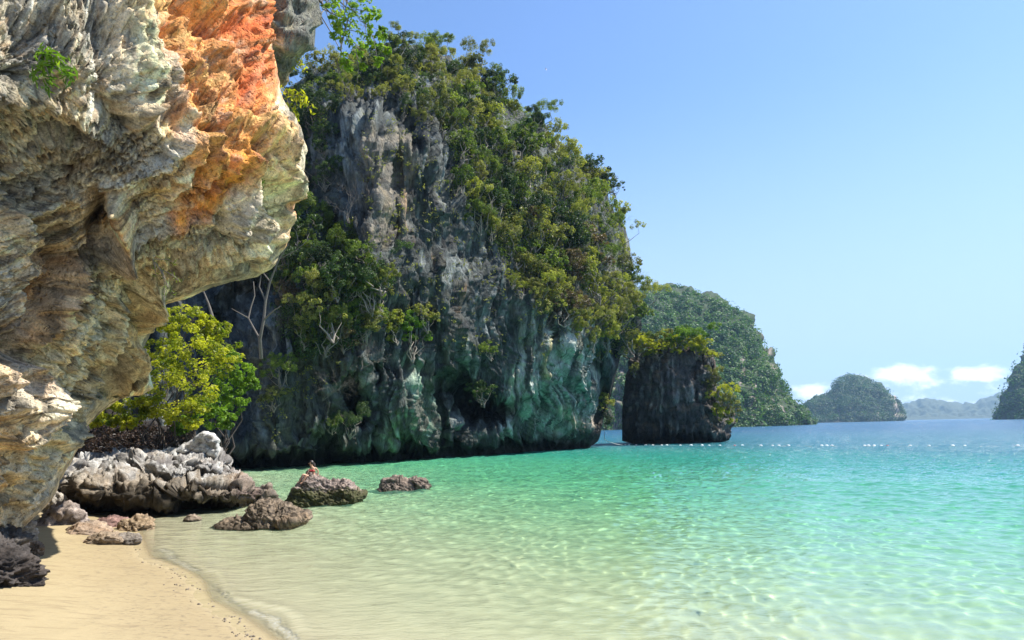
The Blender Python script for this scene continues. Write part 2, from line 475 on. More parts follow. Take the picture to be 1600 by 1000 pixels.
# small swell breaking along the beach
sw = .055 * np.exp(-((S - 1.0 - .5 * noise(X * .35, Y * .35, 3)) / .22) ** 2) * ss(noise(X * .3, Y * .3, 9), -.5, .3)
sw = sw + .02 * np.exp(-((S - 2.6 - .7 * noise(X * .25, Y * .25, 5)) / .4) ** 2)
H = H + sw * (dist < 40)
H = np.where(dist > 400, 0, H)
fl_ = lambda pts, wd: np.exp(-(polydist(X + .15 * noise(X, Y, 3), Y + .15 * noise(X, Y, 7), [ground_hit(*q)[:2] for q in pts]) / wd) ** 2)
foam = np.maximum.reduce([.5 * fl_([(252, 858), (268, 870), (288, 882), (304, 892)], .30), .56 * fl_([(398, 953), (415, 966), (435, 978), (458, 994), (484, 1015)], .17), .36 * fl_([(302, 890), (330, 912), (360, 935), (392, 955)], .2), .3 * np.exp(-((S - .05) / .10) ** 2), .25 * fl_([(240, 830), (262, 822), (300, 815), (360, 806)], .3)])
wm, t = new_mat('sea_water')
g = t.n('ShaderNodeNewGeometry'); pos = g.outputs['Position']
dp = t.n('ShaderNodeAttribute', attribute_name='depth').outputs['Fac']
fo = t.n('ShaderNodeAttribute', attribute_name='foam').outputs['Fac']
cd = t.n('ShaderNodeVectorMath', operation='LENGTH', ins={0: t.n('ShaderNodeVectorMath', operation='SUBTRACT', ins={0: pos, 1: (0, 0, CAMZ)}).outputs[0]}).outputs['Value']
v1 = t.n('ShaderNodeMapping', ins={'Vector': pos, 'Rotation': (0, 0, R(-28)), 'Scale': (.55, 1.25, 1)}).outputs[0]
b1 = t.noise(v1, 1.1, 5, .62); b2 = t.noise(v1, .28, 6, .6); b3 = t.noise(v1, .035, 8, .72); b4 = t.noise(v1, 6, 4, .6)
nearf = t.sstep(cd, 90, 25); farf = t.sstep(cd, 25, 110)
hgt = t.m('ADD', t.m('MULTIPLY', b4, t.m('MULTIPLY', nearf, .010)), t.m('ADD', t.m('MULTIPLY', b1, .07), t.m('ADD', t.m('MULTIPLY', b2, t.m('MULTIPLY', farf, .8)), t.m('MULTIPLY', b3, t.m('MULTIPLY', farf, 3.4)))))
bp = t.n('ShaderNodeBump', ins={'Strength': 1.0, 'Distance': 1.0, 'Height': hgt})
fr = t.n('ShaderNodeFresnel', ins={'IOR': 1.333, 'Normal': bp.outputs[0]}).outputs[0]
rough = t.m('ADD', .02, t.m('MULTIPLY', farf, .16))
gl = t.n('ShaderNodeBsdfGlossy', distribution='GGX', ins={'Color': (.95, .97, 1), 'Roughness': rough, 'Normal': bp.outputs[0]})
e = [t.m('EXPONENT', t.m('MULTIPLY', dp, -k)) for k in (.40, .02, .21)]
tint = t.n('ShaderNodeCombineColor', ins={0: e[0], 1: e[1], 2: e[2]}).outputs[0]
rf = t.n('ShaderNodeBsdfRefraction', distribution='GGX', ins={'Color': tint, 'Roughness': 0.0, 'IOR': 1.333})
bodyc = t.ramp(t.m('DIVIDE', dp, 14.0), [(0, (.26, .50, .32)), (.10, (.10, .40, .24)), (.25, (.03, .24, .17)), (.5, (.010, .11, .13)), (1, (.006, .065, .125))])
bd = t.n('ShaderNodeBsdfDiffuse', ins={'Color': bodyc})
op = t.m('SUBTRACT', 1.0, t.m('EXPONENT', t.m('MULTIPLY', dp, -.36)))
body = t.n('ShaderNodeMixShader', ins={0: op, 1: rf.outputs[0], 2: bd.outputs[0]})
surf = t.n('ShaderNodeMixShader', ins={0: fr, 1: body.outputs[0], 2: gl.outputs[0]})
fn = t.noise(pos, 9, 5, .75)
ff = t.m('MULTIPLY', t.sstep(t.m('ADD', t.m('MULTIPLY', fo, .62), t.m('MULTIPLY', t.noise(pos, 14, 6, .8), .75)), .62, 1.08), .75)
fd = t.n('ShaderNodeBsdfDiffuse', ins={'Color': (.82, .84, .82)})
out = t.n('ShaderNodeMixShader', ins={0: ff, 1: surf.outputs[0], 2: fd.outputs[0]})
filmd = t.n('ShaderNodeBsdfDiffuse', ins={'Color': t.mix(t.noise(pos, 5, 5, .7), (.31, .25, .145), (.38, .31, .185))}); filmg = t.n('ShaderNodeBsdfGlossy', ins={'Roughness': .12, 'Color': (.9, .9, .9)})
film = t.n('ShaderNodeMixShader', ins={0: t.m('MULTIPLY', fr, .6), 1: filmd.outputs[0], 2: filmg.outputs[0]})
film2 = t.n('ShaderNodeMixShader', ins={0: t.m('MULTIPLY', ff, .7), 1: film.outputs[0], 2: fd.outputs[0]})
out = t.n('ShaderNodeMixShader', ins={0: t.sstep(t.n('ShaderNodeAttribute', attribute_name='film').outputs['Fac'], .35, .85), 1: out.outputs[0], 2: film2.outputs[0]})
t.n('ShaderNodeOutputMaterial', ins={0: out.outputs[0]})
P = np.stack([X, Y, H], -1)
sea = obj('sea', mesh_np('sea', P.reshape(-1, 3), grid_faces(*X.shape), wm, attrs={'depth': depth, 'foam': np.clip(foam, 0, 1), 'film': ss((H - gz), .045, .0)}))
tag(sea, 'clear turquoise water turning blue towards the far islands', kind='structure')
CAUSTICS = True
if CAUSTICS:
    sun.cycles.is_caustics_light = True
    sea.cycles.is_caustics_caster = True
    ground.cycles.is_caustics_receiver = True

# ------------------------------------------------------------------ near limestone cliff on the left
# silhouette against the bay, traced from top to foot (photo pixels), then depths for each part of it
SIL = [(418, -640), (424, -300), (421, 0), (424, 60), (432, 110), (447, 160), (470, 195), (482, 235), (474, 275), (462, 310), (456, 350), (446, 385),
       (430, 415), (402, 432), (360, 441), (322, 452), (290, 466), (262, 474), (250, 490), (238, 515), (226, 545), (234, 580), (240, 606),
       (225, 617), (190, 622), (158, 645), (134, 668), (122, 700), (104, 735), (84, 775), (62, 803), (34, 826), (4, 850), (-60, 885), (-170, 935), (-300, 990)]
NI, NJ = 520, 400
sil = np.array(SIL, float)
seg = np.hypot(*np.diff(sil, axis=0).T)
wgt = np.where(sil[:-1, 1] < -20, .22, 1.0); wgt[-3:] = .4
cum = np.concatenate([[0], np.cumsum(seg * wgt)])
q = np.linspace(0, cum[-1], NI)
sx, sy = np.interp(q, cum, sil[:, 0]), np.interp(q, cum, sil[:, 1])
u = np.linspace(0, 1, NJ)
xl = -330 - 260 * ss(sy, 200, -600) - 150 * ss(sy, 800, 1000)
PX = xl[:, None] + (sx - xl)[:, None] * (1 - (1 - u) ** 1.35)[None, :]
PY = sy[:, None] + (0 * u)[None, :]
Dn = TPS([(-300, -600, 15), (420, -640, 27), (0, -300, 13.5), (250, -300, 19), (420, -300, 24), (-300, 100, 10), (-300, 600, 12), (-300, 950, 13.5),
          (0, 0, 12.2), (100, 0, 13.4), (190, 0, 14.6), (300, 0, 17.2), (360, 0, 18.6), (420, 0, 20.6),
          (0, 150, 12.4), (100, 150, 13.4), (200, 120, 14.2), (260, 150, 15.5), (340, 120, 17.4), (425, 120, 19.8),
          (0, 260, 13.8), (100, 260, 14.9), (200, 240, 15.0), (275, 215, 15.4), (340, 230, 16.6), (420, 230, 18.2), (478, 235, 20.2),
          (0, 360, 14.2), (110, 350, 15.6), (200, 340, 16.0), (300, 320, 16.8), (380, 320, 17.8), (450, 340, 20.2),
          (0, 460, 14.6), (80, 470, 15.7), (170, 440, 17.2), (260, 420, 18.2), (340, 410, 18.6), (420, 410, 20),
          (0, 560, 14.6), (60, 560, 16.0), (130, 540, 17.8), (200, 510, 20.4), (245, 490, 21.5), (235, 600, 25),
          (0, 680, 15.2), (60, 690, 17.2), (120, 640, 20.6), (180, 600, 23.5), (130, 665, 22.8), (100, 735, 21.6),
          (0, 780, 16.4), (60, 790, 19.4), (0, 850, 17.8), (-100, 800, 15.2), (-150, 930, 15.4), (-300, 990, 14)], .02)
phi = TPS([(x, y, v) for v, pts in {
    0: [(0, 850), (60, 800), (100, 730), (130, 660), (200, 600), (250, 480), (330, 455), (440, 410), (470, 330), (482, 240)],
    70: [(-100, 830), (0, 740), (60, 660), (120, 560), (180, 480), (260, 430), (380, 370), (420, 300), (425, 200), (420, 100), (420, 0)],
    140: [(0, 600), (60, 500), (120, 420), (220, 350), (320, 300), (370, 200), (370, 100), (370, 0)],
    215: [(-60, 470), (0, 420), (100, 345), (200, 300), (280, 240), (297, 150), (290, 60), (290, 0)],
    280: [(0, 300), (100, 250), (200, 205), (235, 130), (225, 60), (215, 0)],
    350: [(-50, 220), (0, 190), (100, 130), (150, 60), (150, 0)],
    430: [(0, 90), (50, 50), (60, 0)], 560: [(-150, -60)], 700: [(-300, -200)]}.items() for x, y in pts], .05)
PH = phi(PX, PY)
D = Dn(PX, PY)
edge = polydist(PX, PY, SIL)
w0 = 34 + 30 * ss(PY, 700, 400)
tt = 1 - np.clip(edge / w0, 0, 1)
D = D + 1.6 * (1 - np.sqrt(np.maximum(1 - tt * tt, 0)))


def stroke(pts, wd):
    return np.exp(-(polydist(WX, WY, pts) / wd) ** 2)


WX = PX + 9 * fbm(PX / 55, PY / 55, 1.5, 3); WY = PY + 9 * fbm(PX / 55, PY / 55, 8.5, 3)
disp = np.zeros_like(PX)
# ribs of flowstone (+) and hollows (-): traced line, half width in px, height in metres
for pts, wd, a in [
    ([(185, -40), (200, 20), (222, 70), (232, 120), (222, 175)], 17, .50), ([(222, 175), (232, 200), (245, 215)], 9, .3),
    ([(95, 20), (110, 60), (100, 95), (85, 110)], 16, .35), ([(80, -30), (92, 20)], 18, .3),
    ([(150, 10), (175, 90), (165, 150), (190, 190)], 20, -.55), ([(20, 20), (50, 50), (30, 110)], 22, -.35),
    ([(255, 30), (250, 100), (272, 160), (290, 195), (282, 235), (255, 262), (200, 285), (120, 305), (20, 335)], 9, .34),
    ([(240, 0), (262, 25), (270, 70)], 12, -.6), ([(255, 55), (262, 85)], 8, -.6),
    ([(280, 5), (315, 28), (345, 55)], 13, -.75), ([(300, -5), (350, 18), (400, 10)], 8, .35),
    ([(300, 50), (330, 95), (345, 140)], 11, -.25), ([(270, 60), (312, 120), (330, 165)], 8, .22), ([(395, 20), (405, 110)], 14, .4),
    ([(365, 40), (380, 120), (385, 170)], 9, -.3), ([(345, 60), (362, 110)], 8, .22),
    ([(297, 250), (300, 222), (318, 228), (322, 255), (312, 285)], 10, .55), ([(292, 262), (275, 290), (262, 305)], 9, .4), ([(300, 262), (304, 275)], 7, -.5),
    ([(322, 170), (318, 195), (300, 200)], 7, .3), ([(345, 195), (385, 200), (390, 228)], 14, .45), ([(290, 200), (330, 205)], 8, -.6), ([(375, 165), (410, 185)], 10, -.5),
    ([(335, 300), (350, 270), (372, 240), (392, 215)], 7, .25), ([(320, 310), (345, 275)], 7, -.35),
    ([(405, 200), (425, 225), (445, 262), (455, 300)], 13, .7), ([(395, 235), (410, 275), (402, 330)], 10, -.7), ([(385, 250), (382, 310), (370, 360)], 9, .45),
    ([(440, 195), (460, 230), (462, 262)], 10, -.6), ([(425, 290), (430, 340), (425, 380)], 8, -.5), ([(448, 330), (440, 375)], 7, .4), ([(412, 340), (405, 395)], 7, .4),
    ([(360, 290), (352, 335), (340, 375)], 8, -.3), ([(435, 140), (450, 185)], 9, -.5), ([(395, 420), (415, 392), (430, 360)], 6, -.4),
    ([(150, 310), (142, 350), (150, 405)], 14, -.9), ([(190, 315), (196, 345), (190, 380), (178, 412)], 11, .95), ([(133, 315), (130, 350), (140, 385)], 6, .5),
    ([(175, 330), (168, 390)], 9, -.4), ([(60, 345), (75, 370), (95, 358)], 10, -.8), ([(45, 400), (80, 385), (100, 400)], 14, -.7),
    ([(60, 460), (45, 520), (25, 580)], 24, -.7), ([(100, 420), (85, 500), (60, 560)], 20, -.55), ([(20, 350), (40, 380), (30, 440), (20, 500)], 12, .45),
    ([(118, 425), (108, 470), (100, 495), (82, 520), (60, 560), (45, 575)], 7, .65), ([(112, 420), (140, 415)], 7, .4),
    ([(0, 590), (25, 580), (48, 590), (45, 630), (25, 670), (0, 680)], 17, .75), ([(20, 630)], 20, .5) if False else ([(10, 630), (25, 630)], 22, .55), ([(70, 590), (62, 640), (40, 690)], 9, -.6),
    ([(225, 435), (205, 455), (222, 478), (215, 510)], 9, -.6), ([(245, 448), (238, 480), (225, 510)], 8, .6), ([(200, 490), (180, 540), (160, 590)], 10, -.75),
    ([(185, 480), (165, 530), (140, 590)], 8, .5), ([(215, 545), (205, 590), (190, 615)], 8, .5), ([(185, 560), (170, 610)], 9, -.7), ([(150, 560), (125, 610), (105, 650)], 8, -.5),
    ([(135, 600), (110, 660), (90, 700)], 8, .4), ([(70, 700), (40, 760), (5, 800)], 10, -.35), ([(90, 680), (60, 740), (30, 790)], 9, .35), ([(40, 680), (20, 740)], 10, .3),
    ([(270, 400), (330, 385), (390, 365)], 6, -.35), ([(260, 425), (330, 412), (400, 395)], 6, .3), ([(270, 440), (340, 430), (390, 420)], 5, -.35),
    ([(210, 380), (260, 362), (330, 345)], 7, .3), ([(140, 300), (200, 290), (250, 270)], 7, -.35), ([(0, 290), (60, 285), (110, 262)], 9, -.3),
    ([(0, 210), (70, 200), (130, 215)], 12, -.3), ([(0, 160), (60, 150), (120, 175), (165, 215)], 10, .35),
]:
    disp += a * stroke(pts, wd)
# bedding: long ledges that follow the fold
lon = PX / 150, PY / 150
b1 = ridged(PH / 26, lon[0], lon[1], 3); b2 = fbm(PH / 9, lon[0] * 2.6, lon[1] * 2.6, 4, .55)
b3 = ridged(PH / 5, lon[0] * 5, lon[1] * 5, 3, .6)
ori = polymask(WX, WY, [(245, -700), (425, -700), (425, 130), (445, 180), (400, 260), (340, 320), (280, 350), (300, 270), (262, 190), (238, 60)], 14)
flow = 1 - .65 * ori
rgh = .35 + .65 * ss(noise(PH / 60, lon[0] * .8, 31 + lon[1] * .8), -.35, .35)
disp += flow * rgh * (.20 * (b1 - .8) + .11 * b2 + .05 * (b3 - .8))
crk = np.exp(-(noise(PH / 34, lon[0] * 1.2, lon[1] * 1.2) / .035) ** 2) + .7 * np.exp(-(noise(PH / 15, lon[0] * 3, 4 + lon[1] * 3) / .05) ** 2)
disp -= flow * .13 * crk
# chipped, hackly faces
fc = facet(PX / 34 + .5 * b2, PY / 26 + .3 * b1, D / 1.2); fc2 = facet(PX / 14, PY / 12, D / .6, 9)
disp += (.09 + .05 * ori) * fc + (.04 + .02 * ori) * fc2
disp += (.05 + .08 * ori) * (ridged(PX / 42 + PY / 110, PY / 60 - PX / 160, 3.3, 5, .55) - .9) + .04 * fbm(PX / 7, PY / 7, 4.4, 3, .6)
disp += .16 * fbm(PX / 60, PY / 60, 9.1, 3)
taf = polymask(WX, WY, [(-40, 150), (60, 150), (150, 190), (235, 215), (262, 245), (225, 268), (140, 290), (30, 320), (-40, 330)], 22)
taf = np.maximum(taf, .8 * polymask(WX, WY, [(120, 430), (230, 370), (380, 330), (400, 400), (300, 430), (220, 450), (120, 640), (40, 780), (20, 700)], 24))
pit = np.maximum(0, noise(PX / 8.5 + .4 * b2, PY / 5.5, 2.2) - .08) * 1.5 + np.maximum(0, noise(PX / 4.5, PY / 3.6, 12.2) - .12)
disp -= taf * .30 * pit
disp -= disp.mean() * .8
disp *= .18 + .82 * ss(edge, 0, 24)
PB = unproj(PX, PY, D)
# the back of the rock: folds away from the camera behind the silhouette, so the mass is solid
nb = 26
back = []
for k in range(1, nb + 1):
    f = k / nb
    bx = sx - 2 - 60 * f ** 1.5; by = sy + 0 * f
    bd = D[:, -1] + 9 * f ** 1.3
    back.append(unproj(bx, by - 10 * f, bd))
BK = np.stack(back, 1)
n, fl = grid_normals(PB, np.array([0, 0, CAMZ]))
PB = PB + n * disp[..., None]
fall = (1 - np.linspace(0, 1, nb)) ** 2
BK = BK + (n[:, -1] * disp[:, -1][:, None])[:, None, :] * fall[None, :, None] + .35 * fbm(BK[..., 0] * .8, BK[..., 2] * .8, BK[..., 1] * .8, 4)[..., None] * (np.array([1, 0, 0]) * (1 - fall)[None, :, None])
ALL = np.concatenate([PB, BK], 1)


def lay(col, c2, m):
    return col * (1 - m[..., None]) + np.array(c2) * m[..., None]


v1 = fbm(PH / 16, lon[0] * 1.6, lon[1] * 1.6, 4, .6); v2 = fbm(PX / 30, PY / 30, 5.5, 4, .6); v3 = fbm(PH / 6, lon[0] * 4, lon[1] * 4, 3, .6)
C = np.ones(PX.shape + (3,)) * np.array((.46, .38, .25))
C = lay(C, (.60, .53, .39), ss(v1, .0, .55)); C = lay(C, (.27, .25, .20), ss(-v1 + .3 * v2, .15, .6) * .85)
C = lay(C, (.50, .30, .12), ss(v2, .2, .7) * .5)
C = lay(C, (.19, .20, .18), ss(v3, .25, .7) * .7 * (1 - ori))
grey = polymask(WX, WY, [(-300, -700), (170, -700), (178, 0), (190, 90), (205, 170), (150, 190), (90, 110), (60, 130), (-300, 150)], 18)
C = lay(C, (.25, .26, .25), grey * (.55 + .35 * ss(v2, -.4, .3))); C = lay(C, (.45, .46, .42), grey * ss(v1, .25, .6) * .7)
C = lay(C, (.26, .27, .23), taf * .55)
C = lay(C, (.055, .05, .045), taf * ss(pit, .10, .55) * .85)  # shade inside the weathered pits painted into the stone colour
C = lay(C, (.56, .23, .085), ori * .88); C = lay(C, (.60, .36, .18), ori * ss(v2, .0, .5) * .8)
C = lay(C, (.50, .12, .045), polymask(WX, WY, [(380, -700), (425, -700), (425, 140), (390, 170), (350, 90), (330, 40), (370, 0)], 22) * (.35 + .6 * ss(v2, -.3, .4)))
C = lay(C, (.35, .30, .26), ori * ss(-v2 + .3 * v3, .2, .6) * .7)
for pts, wd, c, a in [
    ([(275, 350), (310, 340), (345, 310), (365, 262), (385, 232)], 11, (.66, .22, .04), .95), ([(330, 320), (352, 280)], 16, (.62, .25, .06), .7),
    ([(452, 300), (456, 330), (447, 385)], 8, (.62, .20, .06), .8), ([(295, 245), (310, 225), (322, 255)], 16, (.60, .33, .12), .8), ([(270, 290), (205, 320), (165, 340)], 9, (.58, .33, .12), .8),
    ([(195, 320), (192, 385)], 12, (.58, .33, .13), .8), ([(192, 385), (178, 412)], 9, (.68, .50, .30), .8), ([(150, 320), (148, 400)], 14, (.12, .10, .07), .8),  # last stroke paints the shade left of the stalactite
    ([(80, 440), (60, 510), (30, 580)], 34, (.33, .17, .065), .85), ([(60, 390), (110, 410)], 22, (.30, .18, .09), .8),
    ([(205, 20), (222, 80), (228, 130), (222, 175)], 13, (.68, .55, .34), .85), ([(100, 30), (110, 80), (120, 110)], 15, (.60, .54, .40), .7),
    ([(285, 190), (275, 240), (225, 272), (150, 290)], 11, (.47, .49, .47), .75), ([(255, 40), (250, 110), (270, 165)], 9, (.32, .33, .32), .8),
    ([(410, 210), (430, 250), (440, 290)], 20, (.68, .50, .28), .7), ([(400, 290), (380, 340), (360, 370)], 26, (.62, .56, .42), .7), ([(375, 355), (400, 372), (420, 365)], 9, (.78, .76, .68), .9),
    ([(455, 200), (470, 250), (460, 290)], 9, (.28, .24, .19), .7), ([(330, 400), (260, 425), (180, 470)], 22, (.50, .44, .31), .6), ([(425, 380), (390, 430), (330, 445)], 8, (.24, .20, .13), .7),
    ([(0, 600), (40, 600), (30, 660)], 22, (.50, .42, .34), .7), ([(60, 400), (30, 480), (5, 560)], 8, (.56, .56, .50), .5), ([(118, 430), (100, 500), (45, 580)], 6, (.66, .50, .32), .9),
    ([(215, 500), (180, 570), (140, 640)], 24, (.22, .18, .12), .75), ([(100, 640), (60, 720), (10, 790)], 22, (.46, .38, .21), .7), ([(0, 420), (0, 480)], 22, (.44, .47, .45), .7),
]:
    C = lay(C, c, stroke(pts, wd) * a * np.clip(.85 + .5 * v2, 0, 1))
C = lay(C, (.17, .14, .09), ss(PY, 700, 860) * .3)
C = C * (1 + (np.array((.80, .72, .56)) - np.array((.10, .22, .42)) * ori[..., None]))
bnd = fbm(PH / 30, lon[0] * .7, 41 + lon[1] * .7, 3, .55)
C = lay(C, (.36, .345, .30), ss(bnd, .18, .5) * .6 * (1 - ori)); C = lay(C, (.80, .70, .50), ss(-bnd, .2, .55) * .6 * (1 - .8 * ori)); C = lay(C, (.46, .27, .12), np.exp(-((bnd - .02) / .07) ** 2) * .5 * (1 - ori))
C = lay(C, (.13, .12, .10), ss(fbm(PH / 7, lon[0] * 2.2, 51 + lon[1] * 2.2, 4, .6), .22, .5) * .7 * (1 - ori)); C = lay(C, (.33, .20, .13), ori * ss(fbm(PX / 9, PY / 26, 61, 3), .2, .6) * .6)
C = lay(C, (.10, .09, .07), np.clip(crk, 0, 1) * .45 * (1 - ori))
CB = np.repeat(C[:, -1:], nb, 1) * .9
C = np.clip(np.concatenate([C, CB], 1), .01, .82)
FU = np.concatenate([PH / 70 + .15 * b2, ALL[:, NJ:, 0] * .8], 1); FV = np.concatenate([(PX * .5 + PY * .5) / 70 * .22, ALL[:, NJ:, 2] * .2], 1)
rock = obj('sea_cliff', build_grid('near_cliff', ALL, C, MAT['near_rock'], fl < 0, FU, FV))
tag(rock, 'overhanging limestone cliff streaked orange and cream above the sand at left', 'cliff')
NEAR_D = lambda px, py: float(Dn(px, py))

# lobe of grey banded rock behind the orange face, top of the frame
def lobe_part(name, outline, depth_pts, mat, colf, parent, dispf, ni=150, nj=110, r=1.2, wpx=26, thick=4):
    """a bulging mass of rock: traced outline, own depth, closed behind"""
    o = np.array(outline, float); c = o.mean(0)
    cum = np.concatenate([[0], np.cumsum(np.hypot(*np.diff(np.vstack([o, o[:1]]), axis=0).T))]); q = np.linspace(0, cum[-1], ni)
    ox = np.interp(q, cum, np.append(o[:, 0], o[0, 0])); oy = np.interp(q, cum, np.append(o[:, 1], o[0, 1]))
    rr = np.linspace(0.0, 1, nj) ** .75
    px = c[0] + (ox - c[0])[:, None] * rr; py = c[1] + (oy - c[1])[:, None] * rr
    ed = polydist(px, py, outline, True); tt = 1 - np.clip(ed / wpx, 0, 1)
    f = TPS(depth_pts, .05) if len(depth_pts) > 3 else (lambda a, b: a * 0 + depth_pts[0][2])
    Dd = f(px, py) + r * (1 - np.sqrt(np.maximum(1 - tt * tt, 0)))
    A = unproj(px, py, Dd); n, fl = grid_normals(A, np.array([0, 0, CAMZ]))
    n[:, 0] = n[:, 3].mean(0); n[:, 0] /= np.linalg.norm(n[0, 0])
    dd = dispf(px, py) * (.3 + .7 * ss(ed, 0, 8)); dd[-1] = dd[0]; A = A + n * dd[..., None]; A[-1] = A[0]; A[:, 0] = A[:, 0].mean(0)
    kb = 14; fb = np.linspace(0, 1, kb + 1)[1:]
    B = np.stack([unproj(c[0] + (ox - c[0]) * (1 - .98 * g ** 2.2), c[1] + (oy - c[1]) * (1 - .98 * g ** 2.2), Dd[:, -1] + thick * g ** .7) for g in fb], 1)
    B = B + .25 * fbm(B[..., 0], B[..., 1], B[..., 2], 3)[..., None] * np.array([1, 0, .5]) * (1 - fb)[None, :, None]
    B = B + (n[:, -1] * dd[:, -1:])[:, None, :] * ((1 - fb) ** 2)[None, :, None]; B[-1] = B[0]
    Cc = colf(px, py); Cc = np.concatenate([Cc, np.repeat(Cc[:, -1:], kb, 1)], 1)
    return obj(name, build_grid(name, np.concatenate([A, B], 1), np.clip(Cc, .01, .9), mat, fl < 0), parent)


def lobe_col(px, py):
    a = fbm(px / 60 + py / 30, py / 22 - px / 50 + .8 * noise(px / 30, py / 40, 2), 1.2, 4)
    c = np.ones(px.shape + (3,)) * np.array((.22, .22, .18)); c = lay(c, (.46, .43, .30), ss(a, .05, .5)); c = lay(c, (.10, .10, .09), ss(-a, .1, .5) * .8)
    c = lay(c, (.12, .13, .12), ss(px, 460, 490) * .7); return lay(c, (.50, .33, .13), ss(py, 95, 130) * .6)


lobe_part('upper_lobe', [(380, -420), (470, -420), (500, -250), (496, -60), (493, 30), (489, 62), (470, 85), (452, 112), (440, 134), (428, 128), (400, 110), (370, 0), (360, -300)],
          [(450, -500, 26), (480, -200, 24.5), (430, 0, 22.0), (485, 0, 22.8), (455, 60, 22.0), (435, 125, 22.6), (400, -300, 25)], MAT['near_rock'], lobe_col, rock,
          lambda px, py: .35 * fbm(px / 60 + py / 30, py / 24 - px / 60, 1.2, 4) + .25 * ridged(px / 40, py / 40, 3, 4), r=1.8, wpx=30, thick=7)

# ------------------------------------------------------------------ the big shaded cliff
def column_relief(name, top, bottom, Df, dispf, colf, mat, parent=None, nx=380, ny=330, edge_r=3, edge_w=30, back=12, x0=None, x1=None, bottom_round=0, flatback=False, pull=.3, pullx=None):
    """a mass of rock from traced top and bottom outlines: front with its own depths, a top that rolls over, and a back"""
    top, bottom = np.array(top, float), np.array(bottom, float)
    x0 = top[0, 0] if x0 is None else x0; x1 = top[-1, 0] if x1 is None else x1
    u = np.linspace(0, 1, nx); X = x0 + (x1 - x0) * (1 - (1 - u) ** 1.5 if not flatback else u)
    yt = np.interp(X, top[:, 0], top[:, 1]); yb = np.interp(X, bottom[:, 0], bottom[:, 1])
    v = np.linspace(0, 1, ny)
    PX = X[None, :] + 0 * v[:, None]; PY = yt[None, :] + (yb - yt)[None, :] * v[:, None]
    out = [tuple(a) for a in top] + [tuple(a) for a in bottom[::-1]]
    ed = np.minimum(polydist(PX, PY, top), polydist(PX, PY, np.vstack([top[-1:], bottom[::-1][:2]])))
    if bottom_round: ed = np.minimum(ed, polydist(PX, PY, bottom) * edge_w / bottom_round)
    tt = 1 - np.clip(ed / edge_w, 0, 1)
    D = Df(PX, PY) + edge_r * (1 - np.sqrt(np.maximum(1 - tt * tt, 0)))
    A = unproj(PX, PY, D)
    n, fl = grid_normals(A, np.array([0, 0, CAMZ]))
    dd = dispf(PX, PY, D)
    A = A + n * dd[..., None]
    kb = 16; g = np.linspace(0, 1, kb + 1)[1:][::-1]
    # crown rolls back and down behind
    Bt = []
    for f in g:
        xm = (X.mean() if pullx is None else pullx); b = unproj(X + (xm - X) * pull * f, yt, D[0] + back * f); b[:, 2] = np.maximum(A[0, :, 2] * (1 - f ** 2), -1) + 0 * b[:, 2]
        Bt.append(b)
    Bt = np.stack(Bt, 0)
    ALL = np.concatenate([Bt, A], 0)
    # right end wraps behind as well
    Br = []
    for f in np.linspace(0, 1, kb + 1)[1:]:
        c = ALL[:, -1].copy(); c[:, 1] += back * f; c[:, 0] += (.0 - .25 * back * f ** 2) + c[:, 0] / np.maximum(c[:, 1], 1) * 0
        Br.append(c)
    Cc = colf(PX, PY, D); Cc = np.concatenate([np.repeat(Cc[:1], kb, 0), Cc], 0); Cc = np.concatenate([Cc, np.repeat(Cc[:, -1:], kb, 1)], 1)
    ALL = np.concatenate([ALL, np.stack(Br, 1)], 1)
    return obj(name, build_grid(name, ALL, np.clip(Cc, .008, .9), mat, fl < 0), parent)


CT = [(40, 420), (130, 380), (200, 330), (300, 250), (400, 180), (440, 150), (480, 112), (520, 98), (560, 84), (600, 72), (650, 68), (690, 78), (730, 108), (770, 130), (810, 168), (850, 196), (900, 240),
      (935, 270), (955, 300), (970, 345), (985, 390), (994, 440), (1000, 480), (1003, 512)]
CB_ = [(40, 745), (130, 742), (330, 742), (390, 738), (480, 731), (560, 728), (650, 724), (740, 717), (830, 710), (900, 704), (918, 702), (932, 690), (940, 664), (949, 640), (958, 605), (968, 560), (1003, 514)]
Dc = TPS([(130, 740, 60), (330, 735, 63), (390, 733, 66), (480, 727, 70), (560, 724, 74), (650, 720, 80), (740, 713, 88), (830, 706, 99), (900, 700, 109), (945, 696, 118),
          (130, 600, 63), (250, 600, 66), (350, 600, 70), (420, 600, 69), (500, 600, 70), (560, 600, 73), (650, 600, 77), (740, 600, 86), (850, 600, 94), (930, 600, 106), (975, 590, 116),
          (400, 470, 72), (480, 450, 68), (560, 430, 70), (620, 500, 75), (700, 480, 81), (800, 480, 89), (900, 490, 98), (1000, 500, 112),
          (350, 400, 78), (450, 330, 74), (520, 300, 74), (600, 300, 76), (680, 300, 81), (740, 380, 86), (800, 400, 91), (900, 400, 102), (990, 400, 117),
          (500, 180, 80), (560, 160, 80), (640, 160, 83), (700, 150, 90), (720, 250, 87), (780, 200, 98), (800, 300, 95), (860, 260, 106), (930, 310, 113),
          (440, 150, 88), (520, 98, 91), (600, 72, 94), (690, 78, 99), (770, 130, 108), (850, 196, 116), (950, 300, 124), (200, 330, 84), (300, 250, 86)], .05)


